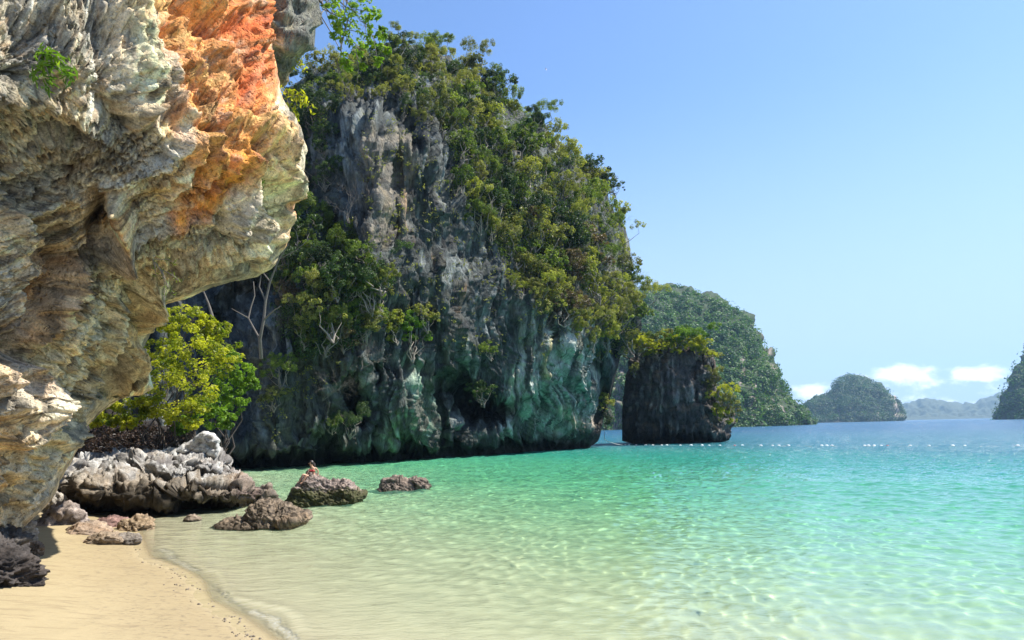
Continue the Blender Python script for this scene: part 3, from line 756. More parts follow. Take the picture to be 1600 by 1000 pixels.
def cliff_depth(px, py):
    D = Dc(px, py)
    # sea notch at the foot, and caves
    yb = np.interp(px, [a[0] for a in CB_], [a[1] for a in CB_])
    nz_ = 8 * noise(px / 35, 0.5, 0.5) + 5 * noise(px / 13, 1.5, .5)
    hgt = np.interp(px, [330, 420, 600, 700, 850, 945], [60, 34, 32, 26, 18, 12])
    D = D + np.interp(px, [330, 450, 900], [6.5, 5, 3]) * ss(yb - py, hgt + nz_, (hgt + nz_) * .45)
    for pts, wd, a in [([(712, 600), (735, 640), (775, 640)], 16, 8), ([(720, 625), (770, 650)], 13, 6), ([(548, 610), (560, 650)], 12, 7), ([(585, 580), (592, 640)], 7, 3), ([(345, 520), (380, 470), (420, 440)], 30, 6),
                       ([(470, 200), (480, 300), (520, 380)], 26, 6), ([(935, 560), (942, 620), (938, 660)], 9, 5), ([(630, 690), (640, 720)], 10, 5), ([(690, 600), (690, 690)], 7, 3.5),
                       ([(505, 690), (520, 720)], 14, 4), ([(650, 225), (632, 180)], 8, 3), ([(860, 480), (872, 560)], 5, 1.6), ([(612, 160), (622, 300), (615, 360)], 6, 1.5)]:
        D = D + a * np.exp(-(polydist(px, py, pts) / wd) ** 2)
    for pts, wd, a in [([(560, 560), (520, 640), (480, 700)], 30, 2.5), ([(440, 560), (425, 700)], 24, 2), ([(690, 420), (712, 560), (700, 590)], 22, 2), ([(660, 420), (655, 560)], 9, 1.2),
                       ([(880, 500), (860, 580), (790, 690)], 34, 2.5), ([(590, 200), (585, 330), (560, 400)], 26, 2.5), ([(660, 230), (690, 330)], 24, 2), ([(630, 600), (640, 680)], 20, 1.8), ([(900, 640), (915, 690)], 18, 1.6)]:
        D = D - a * np.exp(-(polydist(px, py, pts) / wd) ** 2)
    return D


SLOPE_ = [(440, 95), (600, 60), (690, 60), (770, 118), (850, 184), (950, 286), (1010, 440), (1010, 520), (960, 556), (900, 495), (800, 440), (750, 340), (705, 240), (690, 190), (620, 130), (540, 140), (490, 220), (460, 200)]


def cliff_disp(px, py, D):
    wx = px + 12 * fbm(px / 60, py / 90, 1, 3) + 9 * ss(py, 480, 700) * noise(px / 70, py / 55, 33.0) * 1.6
    vert = ridged(wx / 17, py / 120, 2, 4, .55); v2 = fbm(wx / 7, py / 60, 6, 3, .6)
    pale_ = polymask(wx, py, [(860, 490), (940, 500), (935, 600), (915, 690), (770, 700), (790, 620), (800, 560), (835, 490)], 16)
    blk = ridged(px / 45, py / 45, 4, 5, .6)
    veg = polymask(px, py, SLOPE_, 20)
    d = .85 * (vert - .9) + .35 * v2 + .28 * (blk - .9) + 1.2 * fbm(px / 80, py / 80, 3, 2) + .55 * facet(wx / 27, py / 190, D / 9) + .28 * facet(wx / 10, py / 90, D / 5, 5)
    d = d + .45 * pale_ * (ridged(wx / 9, py / 150, 12, 3, .6) - .8)
    d = d * (1 - .6 * veg) - .3
    yb = np.interp(px, [a[0] for a in CB_], [a[1] for a in CB_])
    return d * (.3 + .7 * ss(yb - py, -5, 30)) * ss(1006 - px, 0, 10) * (1 - .75 * ss(px, 925, 950) * ss(py, 540, 600))


def cliff_col(px, py, D):
    wx = px + 12 * fbm(px / 60, py / 90, 1, 3) + 9 * ss(py, 480, 700) * noise(px / 70, py / 55, 33.0) * 1.6
    st = fbm(wx / 7, py / 90, 6, 4, .6); s2 = fbm(wx / 19, py / 130, 16, 3, .6); b = fbm(px / 26, py / 26, 9, 4, .6)
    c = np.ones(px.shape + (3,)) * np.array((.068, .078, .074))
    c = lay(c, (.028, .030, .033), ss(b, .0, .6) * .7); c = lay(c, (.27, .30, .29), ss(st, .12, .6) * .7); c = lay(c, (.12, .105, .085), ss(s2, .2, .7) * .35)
    pale = polymask(wx, py, [(860, 490), (940, 500), (935, 600), (915, 690), (770, 700), (790, 620), (800, 560), (835, 490)], 16)
    c = lay(c, (.42, .46, .40), pale * (.25 + .75 * ss(st, -.25, .35))); c = lay(c, (.05, .06, .055), pale * ss(-st, .12, .5) * .8); c = lay(c, (.46, .40, .18), np.exp(-(polydist(wx, py, [(868, 530), (862, 590)]) / 5) ** 2) * .8)
    grn = polymask(wx, py, [(640, 560), (700, 600), (700, 710), (600, 715), (560, 700), (620, 640)], 18)
    c = lay(c, (.17, .185, .15), grn * (.3 + .7 * ss(st, -.3, .4))); c = lay(c, (.30, .42, .33), grn * ss(st, .2, .55) * .8)
    c = lay(c, (.12, .13, .095), polymask(px, py, [(400, 560), (560, 560), (540, 700), (400, 710)], 25) * (.3 + .5 * ss(b, -.3, .4)))
    tan = polymask(wx, py, [(575, 200), (650, 210), (635, 390), (570, 380), (545, 300)], 12)
    c = lay(c, (.23, .20, .155), tan * (.3 + .7 * ss(st, -.2, .3))); c = lay(c, (.48, .24, .08), (np.exp(-(polydist(wx, py, [(632, 250), (630, 340), (640, 400)]) / 5) ** 2) + np.exp(-(polydist(wx, py, [(716, 450), (714, 520)]) / 4) ** 2) + .7 * np.exp(-(polydist(wx, py, [(665, 380), (682, 410)]) / 5) ** 2)) * .35 * ss(st, -.2, .3))
    c = lay(c, (.20, .23, .23), polymask(wx, py, [(520, 190), (570, 180), (560, 390), (530, 360)], 12) * ss(st, -.2, .4) * .8)
    c = lay(c, (.56, .44, .32), np.exp(-(polydist(px, py, [(875, 640), (905, 660), (925, 662)]) / 9) ** 2) * .8)  # sunlit patch low on the face painted as pale tan
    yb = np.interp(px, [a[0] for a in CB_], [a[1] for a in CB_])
    return lay(c, (.025, .025, .022), ss(yb - py + 8 * b, 42, 12) * .88)  # black shade of the undercut foot painted into the colour


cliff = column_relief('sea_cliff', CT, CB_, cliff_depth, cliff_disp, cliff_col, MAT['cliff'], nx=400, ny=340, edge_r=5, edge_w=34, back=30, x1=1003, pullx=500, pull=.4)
tag(cliff, 'tall dark shaded limestone headland with vertical streaks and bushes across the bay', 'cliff')

from mathutils.bvhtree import BVHTree
def make_bvh(o):
    me = o.data; co = np.empty(len(me.vertices) * 3); me.vertices.foreach_get('co', co); fi = np.empty(len(me.loops), np.int32); me.loops.foreach_get('vertex_index', fi)
    return BVHTree.FromPolygons(co.reshape(-1, 3).tolist(), fi.reshape(-1, 4).tolist())


cliff_bvh = make_bvh(cliff)


def hit_depth(px, py, bvh=None):
    d = F_ + (px - CX) / FPX * RT + (CY - py) / FPX * UP
    h = (bvh or cliff_bvh).ray_cast(Vector((0, 0, CAMZ)), Vector(d))
    return h[0].y if h[0] is not None else None


def cliff_surf(px, py):
    out = np.empty(len(px))
    for i, (x, y) in enumerate(zip(px, py)):
        v = hit_depth(x, y); out[i] = float(cliff_depth(np.array(x), np.array(y))) + 4 if v is None else v
    return out


def surf1(x, y):
    for dx, dy in ((0, 0), (-6, 5), (-12, 10), (-20, 18)):
        v = hit_depth(x + dx, y + dy)
        if v is not None: return v
    return float(cliff_depth(np.array(x), np.array(y)))


# stack standing in the sea
ST = [(972, 640), (976, 600), (982, 566), (990, 550), (1010, 546), (1040, 541), (1070, 547), (1090, 547), (1110, 550), (1115, 566), (1112, 590), (1122, 610), (1134, 632), (1144, 648), (1149, 658)]
SB = [(972, 689), (990, 694), (1060, 694), (1120, 692), (1138, 688), (1144, 672), (1149, 660)]
Ds = TPS([(973, 690, 134), (1000, 690, 130), (1060, 690, 127), (1120, 690, 128), (1145, 670, 133), (975, 560, 134), (1000, 560, 130), (1060, 560, 127), (1108, 560, 129), (1110, 620, 126.5), (1147, 658, 135), (1030, 620, 126), (1070, 620, 124.5)], .02)


def stack_depth(px, py):
    return Ds(px, py) + 3.2 * ss(py, 672, 688) + 1.2 * np.exp(-(polydist(px, py, [(1085, 560), (1088, 640)]) / 4) ** 2) - 1.5 * np.exp(-(polydist(px, py, [(1102, 558), (1100, 590)]) / 7) ** 2)


stack = column_relief('sea_stack', ST, SB, stack_depth, lambda px, py, D: (.55 * (ridged(px / 11, py / 55, 2, 4, .6) - .9) + .45 * (ridged(px / 22, py / 22, 4, 4) - .9) + .5 * facet(px / 16, py / 26, 1.0)) * (.25 + .75 * ss(695 - py, 4, 14)) * ss(px, 972, 980) * ss(1149 - px, 0, 6),
                      lambda px, py, D: lay(lay(lay(np.ones(px.shape + (3,)) * np.array((.085, .078, .074)), (.28, .27, .25), ss(fbm(px / 6, py / 40, 3, 4), .12, .6) * .8), (.22, .15, .10), ss(fbm(px / 15, py / 15, 7, 3), .1, .6) * .6), (.015, .015, .014), ss(py, 672, 684) * .9),
                      MAT['cliff'], nx=130, ny=120, edge_r=3.5, edge_w=16, back=16, x0=972, x1=1149, pull=.5)
# close its left side
tag(stack, 'dark blocky sea stack with a leafy top standing in the water off the headland', 'rock')

# ------------------------------------------------------------------ boulders and beach rocks
def wet_base(c, z, y0=.35, y1=.75, dark=(.05, .045, .03)):
    return lay(c, dark, ss(z, y1, y0) * .85)


def icos(sub):
    bm = bmesh.new(); bmesh.ops.create_icosphere(bm, subdivisions=sub, radius=1)
    V = np.array([v.co[:] for v in bm.verts]); F = np.array([[v.index for v in f.verts] for f in bm.faces]); bm.free(); return V, F


ICO = {k: icos(k) for k in (2, 3, 4, 5, 6)}


def rock_mesh(name, size, seed, sub=5, facets=14, jag=.12, top=(.34, .31, .27), low=(.06, .05, .035), taper=.0, undercut=0.0, skew=0.0, lowz=.3, mat=None, tilt=.35):
    V, Fc = ICO[sub]; rg = np.random.default_rng(seed); p = V.copy()
    for _ in range(facets):
        n = rg.normal(size=3); n[2] *= .8; n /= np.linalg.norm(n); h = rg.uniform(.55, .85)
        p = p - n * (np.maximum(0, p @ n - h) * .92)[:, None]
    s = seed * 7.7
    q = p * np.array(size)
    m = min(size)
    lay_ = q[:, 2] + tilt * q[:, 0] * .5
    N = V
    d = .16 * fbm(q[:, 0] / m, q[:, 1] / m, q[:, 2] / m + s, 3) + jag * ridged(q[:, 0] / m * 2.2 + s, q[:, 1] / m * 2.2, q[:, 2] / m * 3.5, 5, .6) + jag * .35 * fbm(q[:, 0] / m * 9, q[:, 1] / m * 9, lay_ / m * 16 + s, 3, .6)
    d = d + .20 * facet(q[:, 0] / m * 1.1 + s, q[:, 1] / m * 1.1, lay_ / m * 1.8) + .08 * facet(q[:, 0] / m * 3 + s, q[:, 1] / m * 3, lay_ / m * 5, 4)
    q = q + N * (d * m)[:, None]
    zz = np.clip((q[:, 2] / size[2] + 1) / 2, 0, 1)
    if undercut: f = 1 - undercut * ss(zz, .55, .1); q[:, 0] *= f; q[:, 1] *= f
    if skew: q[:, 2] *= 1 + skew * q[:, 0] / size[0]
    b = fbm(q[:, 0] * 1.5, q[:, 1] * 1.5, q[:, 2] * 3 + s, 4, .6)
    c = np.ones((len(q), 3)) * np.array(top); c = lay(c, tuple(x * .45 for x in top), ss(b, .0, .6) * .7); c = lay(c, tuple(min(.62, x * 1.5) for x in top), ss(-b, .1, .6) * .6)
    c = lay(c, low, ss(q[:, 2] / size[2] + .25 * b, lowz, lowz - .5) * .9)
    return mesh_np(name, q, Fc, mat or MAT['boulder'], np.clip(c, .01, .8))


def at_ground(px, py, z=0.0):
    return Vector(ground_hit(px, py, z))


def rock_at(name, pxa, pxb, ytop, ybase, label, seed, group=None, z=0.0, depth=.8, sink=.35, cat='rock', **kw):
    """a rock that spans pxa..pxb, from ybase (where it meets sand or water) up to ytop"""
    c = at_ground((pxa + pxb) / 2, ybase, z); Dd = c.y
    wd = (pxb - pxa) / FPX * Dd / 2 / 1.04; h = (ybase - ytop) / FPX * Dd
    hz = h / (2 - 2 * sink) * .98
    me = rock_mesh(name, (wd, wd * depth, hz), seed, **kw)
    o = obj(name, me); o.location = (c.x, c.y + wd * depth * .75, z + h - hz)
    tag(o, label, cat, group); return o, c


BT = [(70, 792), (84, 770), (98, 742), (118, 722), (135, 712), (160, 712), (182, 705), (205, 708), (222, 716), (240, 704), (256, 703), (272, 709), (292, 700), (312, 706), (330, 712), (346, 716), (352, 724), (346, 733), (362, 744), (380, 748), (392, 756), (400, 768), (402, 776)]
BB = [(70, 800), (100, 806), (140, 811), (190, 814), (260, 814), (320, 807), (360, 799), (385, 790), (402, 778)]


def Bdep(px, py):
    f = TPS([(70, 796, 33), (110, 800, 31.5), (200, 806, 31.2), (300, 802, 31.2), (390, 785, 33), (402, 776, 34), (130, 760, 31), (200, 770, 30.2), (300, 768, 30.3), (380, 765, 32.3),
             (110, 730, 35), (160, 712, 37.5), (240, 705, 37.5), (330, 712, 37.5), (200, 740, 33.5), (300, 740, 33.2), (370, 748, 34.5), (260, 750, 32.4)], .05)
    D = f(px, py)
    lip = np.interp(px, [70, 140, 200, 300, 400], [782, 770, 783, 778, 772])
    D = D + 2.8 * ss(py, lip - 2, lip + 20)
    for pts, wd, a in [([(120, 735), (160, 745), (190, 730)], 5, 1.2), ([(160, 770), (200, 756), (225, 742)], 4, .9), ([(205, 745), (218, 752), (238, 745)], 7, 1.2), ([(262, 715), (272, 728)], 6, 1.3), ([(230, 765), (300, 757), (370, 765)], 3.5, 1.1), ([(185, 722), (215, 718)], 4, .9), ([(300, 735), (345, 745)], 4, .9), ([(100, 770), (115, 790)], 8, 2.4), ([(245, 745), (285, 748)], 4, .9)]:
        D = D + a * np.exp(-(polydist(px, py, pts) / wd) ** 2)
    for pts, wd, a in [([(225, 722), (262, 730), (268, 745)], 14, 1.0), ([(140, 760), (200, 745)], 9, .7), ([(285, 725), (330, 730)], 12, .8), ([(280, 700), (272, 706)], 6, .5)]:
        D = D - a * np.exp(-(polydist(px, py, pts) / wd) ** 2)
    return D


def Bdisp(px, py, D):
    P = unproj(px, py, D); x, y, z = P[..., 0], P[..., 1], P[..., 2]
    zz = z + .22 * x + .25 * noise(x * .5, y * .5, 3)
    d = .34 * facet(x * .4, y * .25, zz * 1.0) + .17 * facet(x * 1.2, y * .6, zz * 2.6, 9) + .06 * facet(x * 3, y * 2, zz * 6, 9) + .09 * (ridged(x * 2, y * 2, zz * 5, 4, .6) - .8) + .04 * fbm(x * 4.5, y * 4.5, zz * 9, 3, .6)
    d += .12 * (ridged(x * .3, y * .3, zz * 2.8, 3, .6) - .6)
    d -= .34 * np.exp(-(noise(x * .25, y * .25, zz * 1.5) / .05) ** 2) + .16 * np.exp(-(noise(x * .9, y * .9, 5 + zz * 2.2) / .06) ** 2)
    return d * (.4 + .6 * ss(815 - py, 0, 8))


def Bcol(px, py, D):
    a = fbm(px / 16, py / 9, 3, 4, .6); b = fbm(px / 5, py / 4, 8, 3, .6)
    c = np.ones(px.shape + (3,)) * np.array((.30, .285, .26)); c = lay(c, (.42, .41, .38), ss(a, 0, .5)); c = lay(c, (.10, .09, .085), ss(-a + .4 * b, .05, .5) * .8)
    c = lay(c, (.24, .19, .13), ss(py + 8 * b, 740, 760) * .75); c = lay(c, (.035, .027, .017), ss(py + 8 * a, 758, 774) * .94)  # tide-wet brown foot, with the shade under the lip painted in
    return lay(c, (.20, .14, .12), ss(px, 340, 390) * .5)


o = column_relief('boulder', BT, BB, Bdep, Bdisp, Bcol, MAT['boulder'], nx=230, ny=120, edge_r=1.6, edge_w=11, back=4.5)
tag(o, 'largest pale grey layered boulder with a dark undercut front at the edge of the sand', 'boulder')
# white block leaning on its top
blk = lobe_part('boulder', [(272, 707), (285, 694), (300, 684), (318, 675), (334, 677), (342, 688), (343, 704), (338, 716), (318, 712), (300, 706), (288, 710)], [(0, 0, 36.0)] * 2, MAT['boulder'],
                lambda px, py: lay(np.ones(px.shape + (3,)) * np.array((.50, .49, .46)), (.18, .17, .16), ss(fbm(px / 8, py / 5, 4, 4), .25, .6) * .7), None,
                lambda px, py: .05 * ridged(px / 12, py / 8, 6, 4) + .22 * facet(px / 22, py / 15, 2.0) , ni=90, nj=50, r=.5, wpx=6, thick=1.6)
tag(blk, 'smooth white block of stone lying on top of the largest boulder', 'boulder')
rock_at('rock', 392, 425, 760, 786, 'low dark rock touching the right foot of the largest boulder', 22, depth=1.0, sub=4, top=(.20, .17, .14), jag=.2)
def traced_rock(top_, bot_, Db, Dt, label, topc, lowc, ylow, seed, nx=150, ny=70, sc_=1.0, er=.5, ew=6):
    yt_ = lambda px: np.interp(px, [q[0] for q in top_], [q[1] for q in top_]); yb_ = lambda px: np.interp(px, [q[0] for q in bot_], [q[1] for q in bot_])
    def dep(px, py): v = np.clip((py - yt_(px)) / (yb_(px) - yt_(px) + 1e-6), 0, 1); return Dt + (Db - Dt) * v ** .8 * np.clip((yb_(px) - yt_(px)) / 20, .3, 1)
    def dsp(px, py, D):
        P = unproj(px, py, D); x, y, z = P[..., 0] * sc_ + seed, P[..., 1] * sc_, P[..., 2] * sc_ + .2 * P[..., 0]
        return (.13 * facet(x * .8, y * .5, z * 1.8) + .05 * facet(x * 2.4, y * 1.2, z * 5, 3) - .10 * np.exp(-(noise(x * .8, y * .8, z * 3) / .06) ** 2) + .05 * (ridged(x * 3, y * 3, z * 4, 4, .65) - .8) + .05 * fbm(x * 9, y * 9, z * 12, 3, .7)) * .85
    def col(px, py, D):
        a_ = fbm(px / 7, py / 4, seed, 4, .65); c = np.ones(px.shape + (3,)) * np.array(topc); c = lay(c, tuple(q * .3 for q in topc), ss(a_, .05, .4) * .9); c = lay(c, tuple(min(.6, q * 1.5) for q in topc), ss(-a_, .1, .5) * .7)
        return lay(c, lowc, ss(py + 6 * a_, ylow - 4, ylow + 4) * .9)
    bot2 = [(q[0], q[1] + 7) for q in bot_]
    o = column_relief('rock', top_, bot2, dep, dsp, col, MAT['boulder'], nx=nx, ny=ny, edge_r=er, edge_w=ew, back=1.6); tag(o, label, 'rock'); return o


c1 = at_ground(505, 791)
traced_rock([(445, 784), (449, 778), (456, 770), (460, 758), (466, 752), (472, 746), (478, 741), (482, 734), (486, 734), (491, 740), (498, 743), (510, 747), (524, 748), (538, 747), (546, 751), (552, 757), (557, 765), (563, 766), (567, 772)],
            [(445, 786), (470, 792), (510, 791), (540, 784), (567, 774)], c1.y, c1.y + 1.1, 'jagged olive based rock in the water with a bather sitting behind it', (.22, .175, .15), (.055, .058, .018), 765, 3)
c2 = at_ground(405, 828)
traced_rock([(328, 827), (338, 820), (352, 814), (366, 811), (376, 805), (386, 797), (394, 791), (404, 787), (416, 783), (426, 785), (440, 787), (452, 789), (462, 795), (470, 798), (477, 805)],
            [(328, 829), (380, 828), (430, 821), (477, 807)], c2.y, c2.y + 1.0, 'low brown wedge shaped rock nearest the beach in the shallow water', (.15, .115, .08), (.06, .045, .028), 822, 11, nx=170, sc_=.5)
c3 = at_ground(630, 768)
traced_rock([(590, 766), (592, 757), (597, 751), (608, 748), (622, 746), (630, 746), (638, 749), (646, 746), (658, 744), (666, 745), (670, 750), (671, 760)],
            [(590, 768), (625, 769), (650, 768), (671, 764)], c3.y, c3.y + .9, 'flat topped dark rock standing alone farthest out in the shallows', (.18, .14, .11), (.04, .034, .02), 764, 17, nx=110, ny=50)
rock_at('rock', 283, 311, 806, 815, 'small pebble like rock at the waterline before the large boulder', 61, depth=.8, sub=4, top=(.28, .22, .16))
for i, (a, b, yt, yb, z, lab, col) in enumerate([
        (36, 122, 797, 822, .25, 'pink grey slab of rock under the foot of the overhanging cliff', (.25, .205, .175)),
        (118, 205, 812, 823, .12, 'flat red brown ledge of rock in the sand before the large boulder', (.20, .12, .10)),
        (72, 165, 822, 834, .2, 'flat brown rock half buried between the red ledge and the sand', (.24, .18, .13)),
        (112, 192, 838, 847, .2, 'thin tan rock showing through the sand below the red ledge', (.30, .23, .16)),
        (165, 218, 836, 845, .15, 'small grey rock at the right end of the half buried rocks', (.20, .17, .14)),
        (34, 62, 848, 859, .5, 'small rock alone on the sand beside the cliff shadow', (.24, .18, .13)),
        (184, 232, 812, 828, .05, 'rough brown rock at the edge of the water by the red ledge', (.26, .19, .12)),
        (-20, 40, 806, 845, .5, 'pale broken rock tucked under the foot of the overhanging cliff', (.33, .28, .22)),
        (62, 100, 772, 800, .35, 'grey rock in the gap between the cliff foot and the large boulder', (.30, .27, .23))]):
    rock_at('rock', a, b, yt, yb, lab, 70 + i, z=z, depth=.75, sub=5, facets=9, jag=.13, top=col, low=tuple(x * .35 for x in col), lowz=-.2, sink=.55, group='rocks lying in the sand at the foot of the cliff')
o, _ = rock_at('rock', -120, 30, 862, 906, 'dark jagged rock at the left edge of the sand', 93, z=.55, depth=.7, sub=6, facets=7, jag=.22, top=(.06, .052, .048), low=(.03, .026, .022), skew=-.25, lowz=-.2, sink=.5)
rock_at('rock', -70, 26, 836, 870, 'dark rock wedged under the foot of the overhanging cliff', 94, z=.7, depth=.7, sub=5, facets=7, jag=.2, top=(.09, .08, .07), low=(.03, .026, .022), lowz=-.2, sink=.5)

# ------------------------------------------------------------------ plants
def tube(V, Fc, pts, radii, sides=5):
    """append a bent tapering tube to vertex and face lists"""
    pts = [Vector(p) for p in pts]; base = len(V)
    for i, p in enumerate(pts):
        d = (pts[min(i + 1, len(pts) - 1)] - pts[max(i - 1, 0)]).normalized()
        a = d.orthogonal().normalized(); b = d.cross(a)
        for k in range(sides):
            t_ = 2 * math.pi * k / sides; V.append(tuple(p + (a * math.cos(t_) + b * math.sin(t_)) * radii[i]))
    for i in range(len(pts) - 1):
        for k in range(sides):
            k2 = (k + 1) % sides
            Fc.append((base + i * sides + k, base + i * sides + k2, base + (i + 1) * sides + k2, base + (i + 1) * sides + k))


def wiggle(a, b, n=5, amp=.12, rg=random):
    a, b = Vector(a), Vector(b); L = (b - a).length; out = []
    for i in range(n + 1):
        f = i / n; p = a.lerp(b, f)
        if 0 < i < n: p += Vector((rg.gauss(0, 1), rg.gauss(0, 1), rg.gauss(0, .5))) * L * amp * .5
        out.append(p)
    return out


def leaves(centres, radii, per, size, rg, flat=.75, up=.5, aspect=.5, tone_by=None, shell=.55, droop=0.0):
    """leaf blades spread through clumps; returns verts, quads, tone per vertex"""
    centres = np.asarray(centres, float); radii = np.asarray(radii, float); n = len(centres)
    idx = np.repeat(np.arange(n), per); m = len(idx)
    u = rg.normal(size=(m, 3)); u /= np.linalg.norm(u, axis=1)[:, None]
    rr = (shell + (1 - shell) * rg.random(m)) ** 1.0
    P = centres[idx] + u * (radii[idx] * rr)[:, None] * np.array([1, 1, flat])
    nrm = u * .8 + np.array([0, 0, up]) + rg.normal(size=(m, 3)) * .38; nrm /= np.linalg.norm(nrm, axis=1)[:, None]
    a = rg.normal(size=(m, 3)) + np.array([0, 0, -droop]); a -= nrm * (a * nrm).sum(1)[:, None]; a /= np.linalg.norm(a, axis=1)[:, None]
    b = np.cross(nrm, a); L = size * rg.uniform(.6, 1.3, m)
    bend = nrm * (L * .12)[:, None]
    v0 = P - a * (L / 2)[:, None]; v2 = P + a * (L / 2)[:, None] - bend; v1 = P + b * (L * aspect / 2)[:, None] + bend * .5; v3 = P - b * (L * aspect / 2)[:, None] + bend * .5
    V = np.stack([v0, v1, v2, v3], 1).reshape(-1, 3); F = np.arange(m * 4).reshape(-1, 4)
    ct = rg.random(n) if tone_by is None else tone_by
    tone = np.clip(ct[idx] * .65 + rg.random(m) * .35, 0, 1)
    return V, F, np.repeat(tone, 4)


def crown_proto(seed, shape='round', leaf=.22, per=42, clumps=60, R_=2.2, flat=.8):
    """crown mesh about 2*R_ wide with its centre at the origin, and its trunk"""
    rg = np.random.default_rng(seed); rp = random.Random(seed)
    # a few sub-crowns, each a shell of clumps: uneven outline with gaps
    subs = [(rg.normal(size=3) * np.array([.55, .55, .35]) * R_, R_ * rg.uniform(.38, .62)) for _ in range(7)]
    cs, rs = [], []
    for _ in range(clumps):
        c, r = subs[rg.integers(len(subs))]; d = rg.normal(size=3); d[2] = abs(d[2]) * .9 - .25; d /= np.linalg.norm(d)
        cs.append(c + d * r * rg.uniform(.75, 1.08)); rs.append(R_ * rg.uniform(.12, .25))
    V, F, T = leaves(cs, rs, per, leaf, rg, flat)
    me = mesh_np('crown', V, F, None, smooth=False, attrs={'tone': T})
    tv, tf = [], []
    base = Vector((0, 0, -R_ * 1.5))
    for c, r in subs: tube(tv, tf, wiggle(base, c, 5, .16, rp), [R_ * .045, R_ * .04, R_ * .032, R_ * .025, R_ * .016, R_ * .008], 5)
    for c, r in zip(cs[::3], rs[::3]):
        s0 = min(subs, key=lambda s: np.linalg.norm(s[0] - c))[0]; tube(tv, tf, wiggle(s0, c, 3, .2, rp), [R_ * .012, R_ * .01, R_ * .007, R_ * .004], 3)
    tm = mesh_np('trunk', np.array(tv), np.array(tf), MAT['bark'])
    return me, tm


PROTO = [crown_proto(100 + i, leaf=[.22, .38, .17, .30][i % 4], per=[60, 26, 100, 38][i % 4], clumps=[80, 70, 85, 70][i % 4], flat=[.8, .7, .95][i % 3]) for i in range(9)]
for me, tm in PROTO: me.materials.append(MAT['leaf_mid'])


def bare_proto(seed, R_=2.0):
    rp = random.Random(seed); tv, tf = [], []
    def grow(p, d, L, r, k):
        q_ = p + d * L + Vector((rp.gauss(0, .1), rp.gauss(0, .1), rp.gauss(0, .1))) * L
        tube(tv, tf, wiggle(p, q_, 3, .18, rp), [r, r * .85, r * .7, r * .55], 3)
        if k: 
            for _ in range(rp.choice((2, 3, 3))): grow(q_, (d + Vector((rp.gauss(0, .6), rp.gauss(0, .6), rp.gauss(0, .45)))).normalized(), L * rp.uniform(.55, .85), r * .6, k - 1)
    for _ in range(3): grow(Vector((0, 0, -R_)), Vector((rp.gauss(0, .4), rp.gauss(0, .4), 1)).normalized(), R_ * .75, R_ * .02, 4)
    return mesh_np('branches', np.array(tv), np.array(tf), MAT['twig'])


BARE = [bare_proto(i) for i in (1, 2, 3)]


def put_tree(p, r, mat, label, group, k=None, name='tree', rz=None, lean=None, squash=1.0):
    """a tree or bush: crown centred at p with radius about r"""
    k = random.randrange(len(PROTO)) if k is None else k
    me, tm = PROTO[k]; s = r / 2.2
    root = empty(name, p); root.scale = (s, s, s * squash); root.rotation_euler = (random.gauss(0, .15), random.gauss(0, .15), random.uniform(0, 6.28) if rz is None else rz)
    c = obj('crown', me, root); c.material_slots[0].link = 'OBJECT'; c.material_slots[0].material = MAT[mat]
    obj('trunk', tm, root)
    tag(root, label, 'tree' if name == 'tree' else 'bush', group)
    return root


def scatter(poly, mind, seed, n_try=4000, inside=None):
    rp = random.Random(seed); xs = [a[0] for a in poly]; ys = [a[1] for a in poly]; pts = []
    for _ in range(n_try):
        x, y = rp.uniform(min(xs), max(xs)), rp.uniform(min(ys), max(ys))
        if not inpoly(np.array([x]), np.array([y]), poly)[0]: continue
        if all((x - a) ** 2 + (y - b) ** 2 > mind * mind for a, b in pts): pts.append((x, y))
    return pts


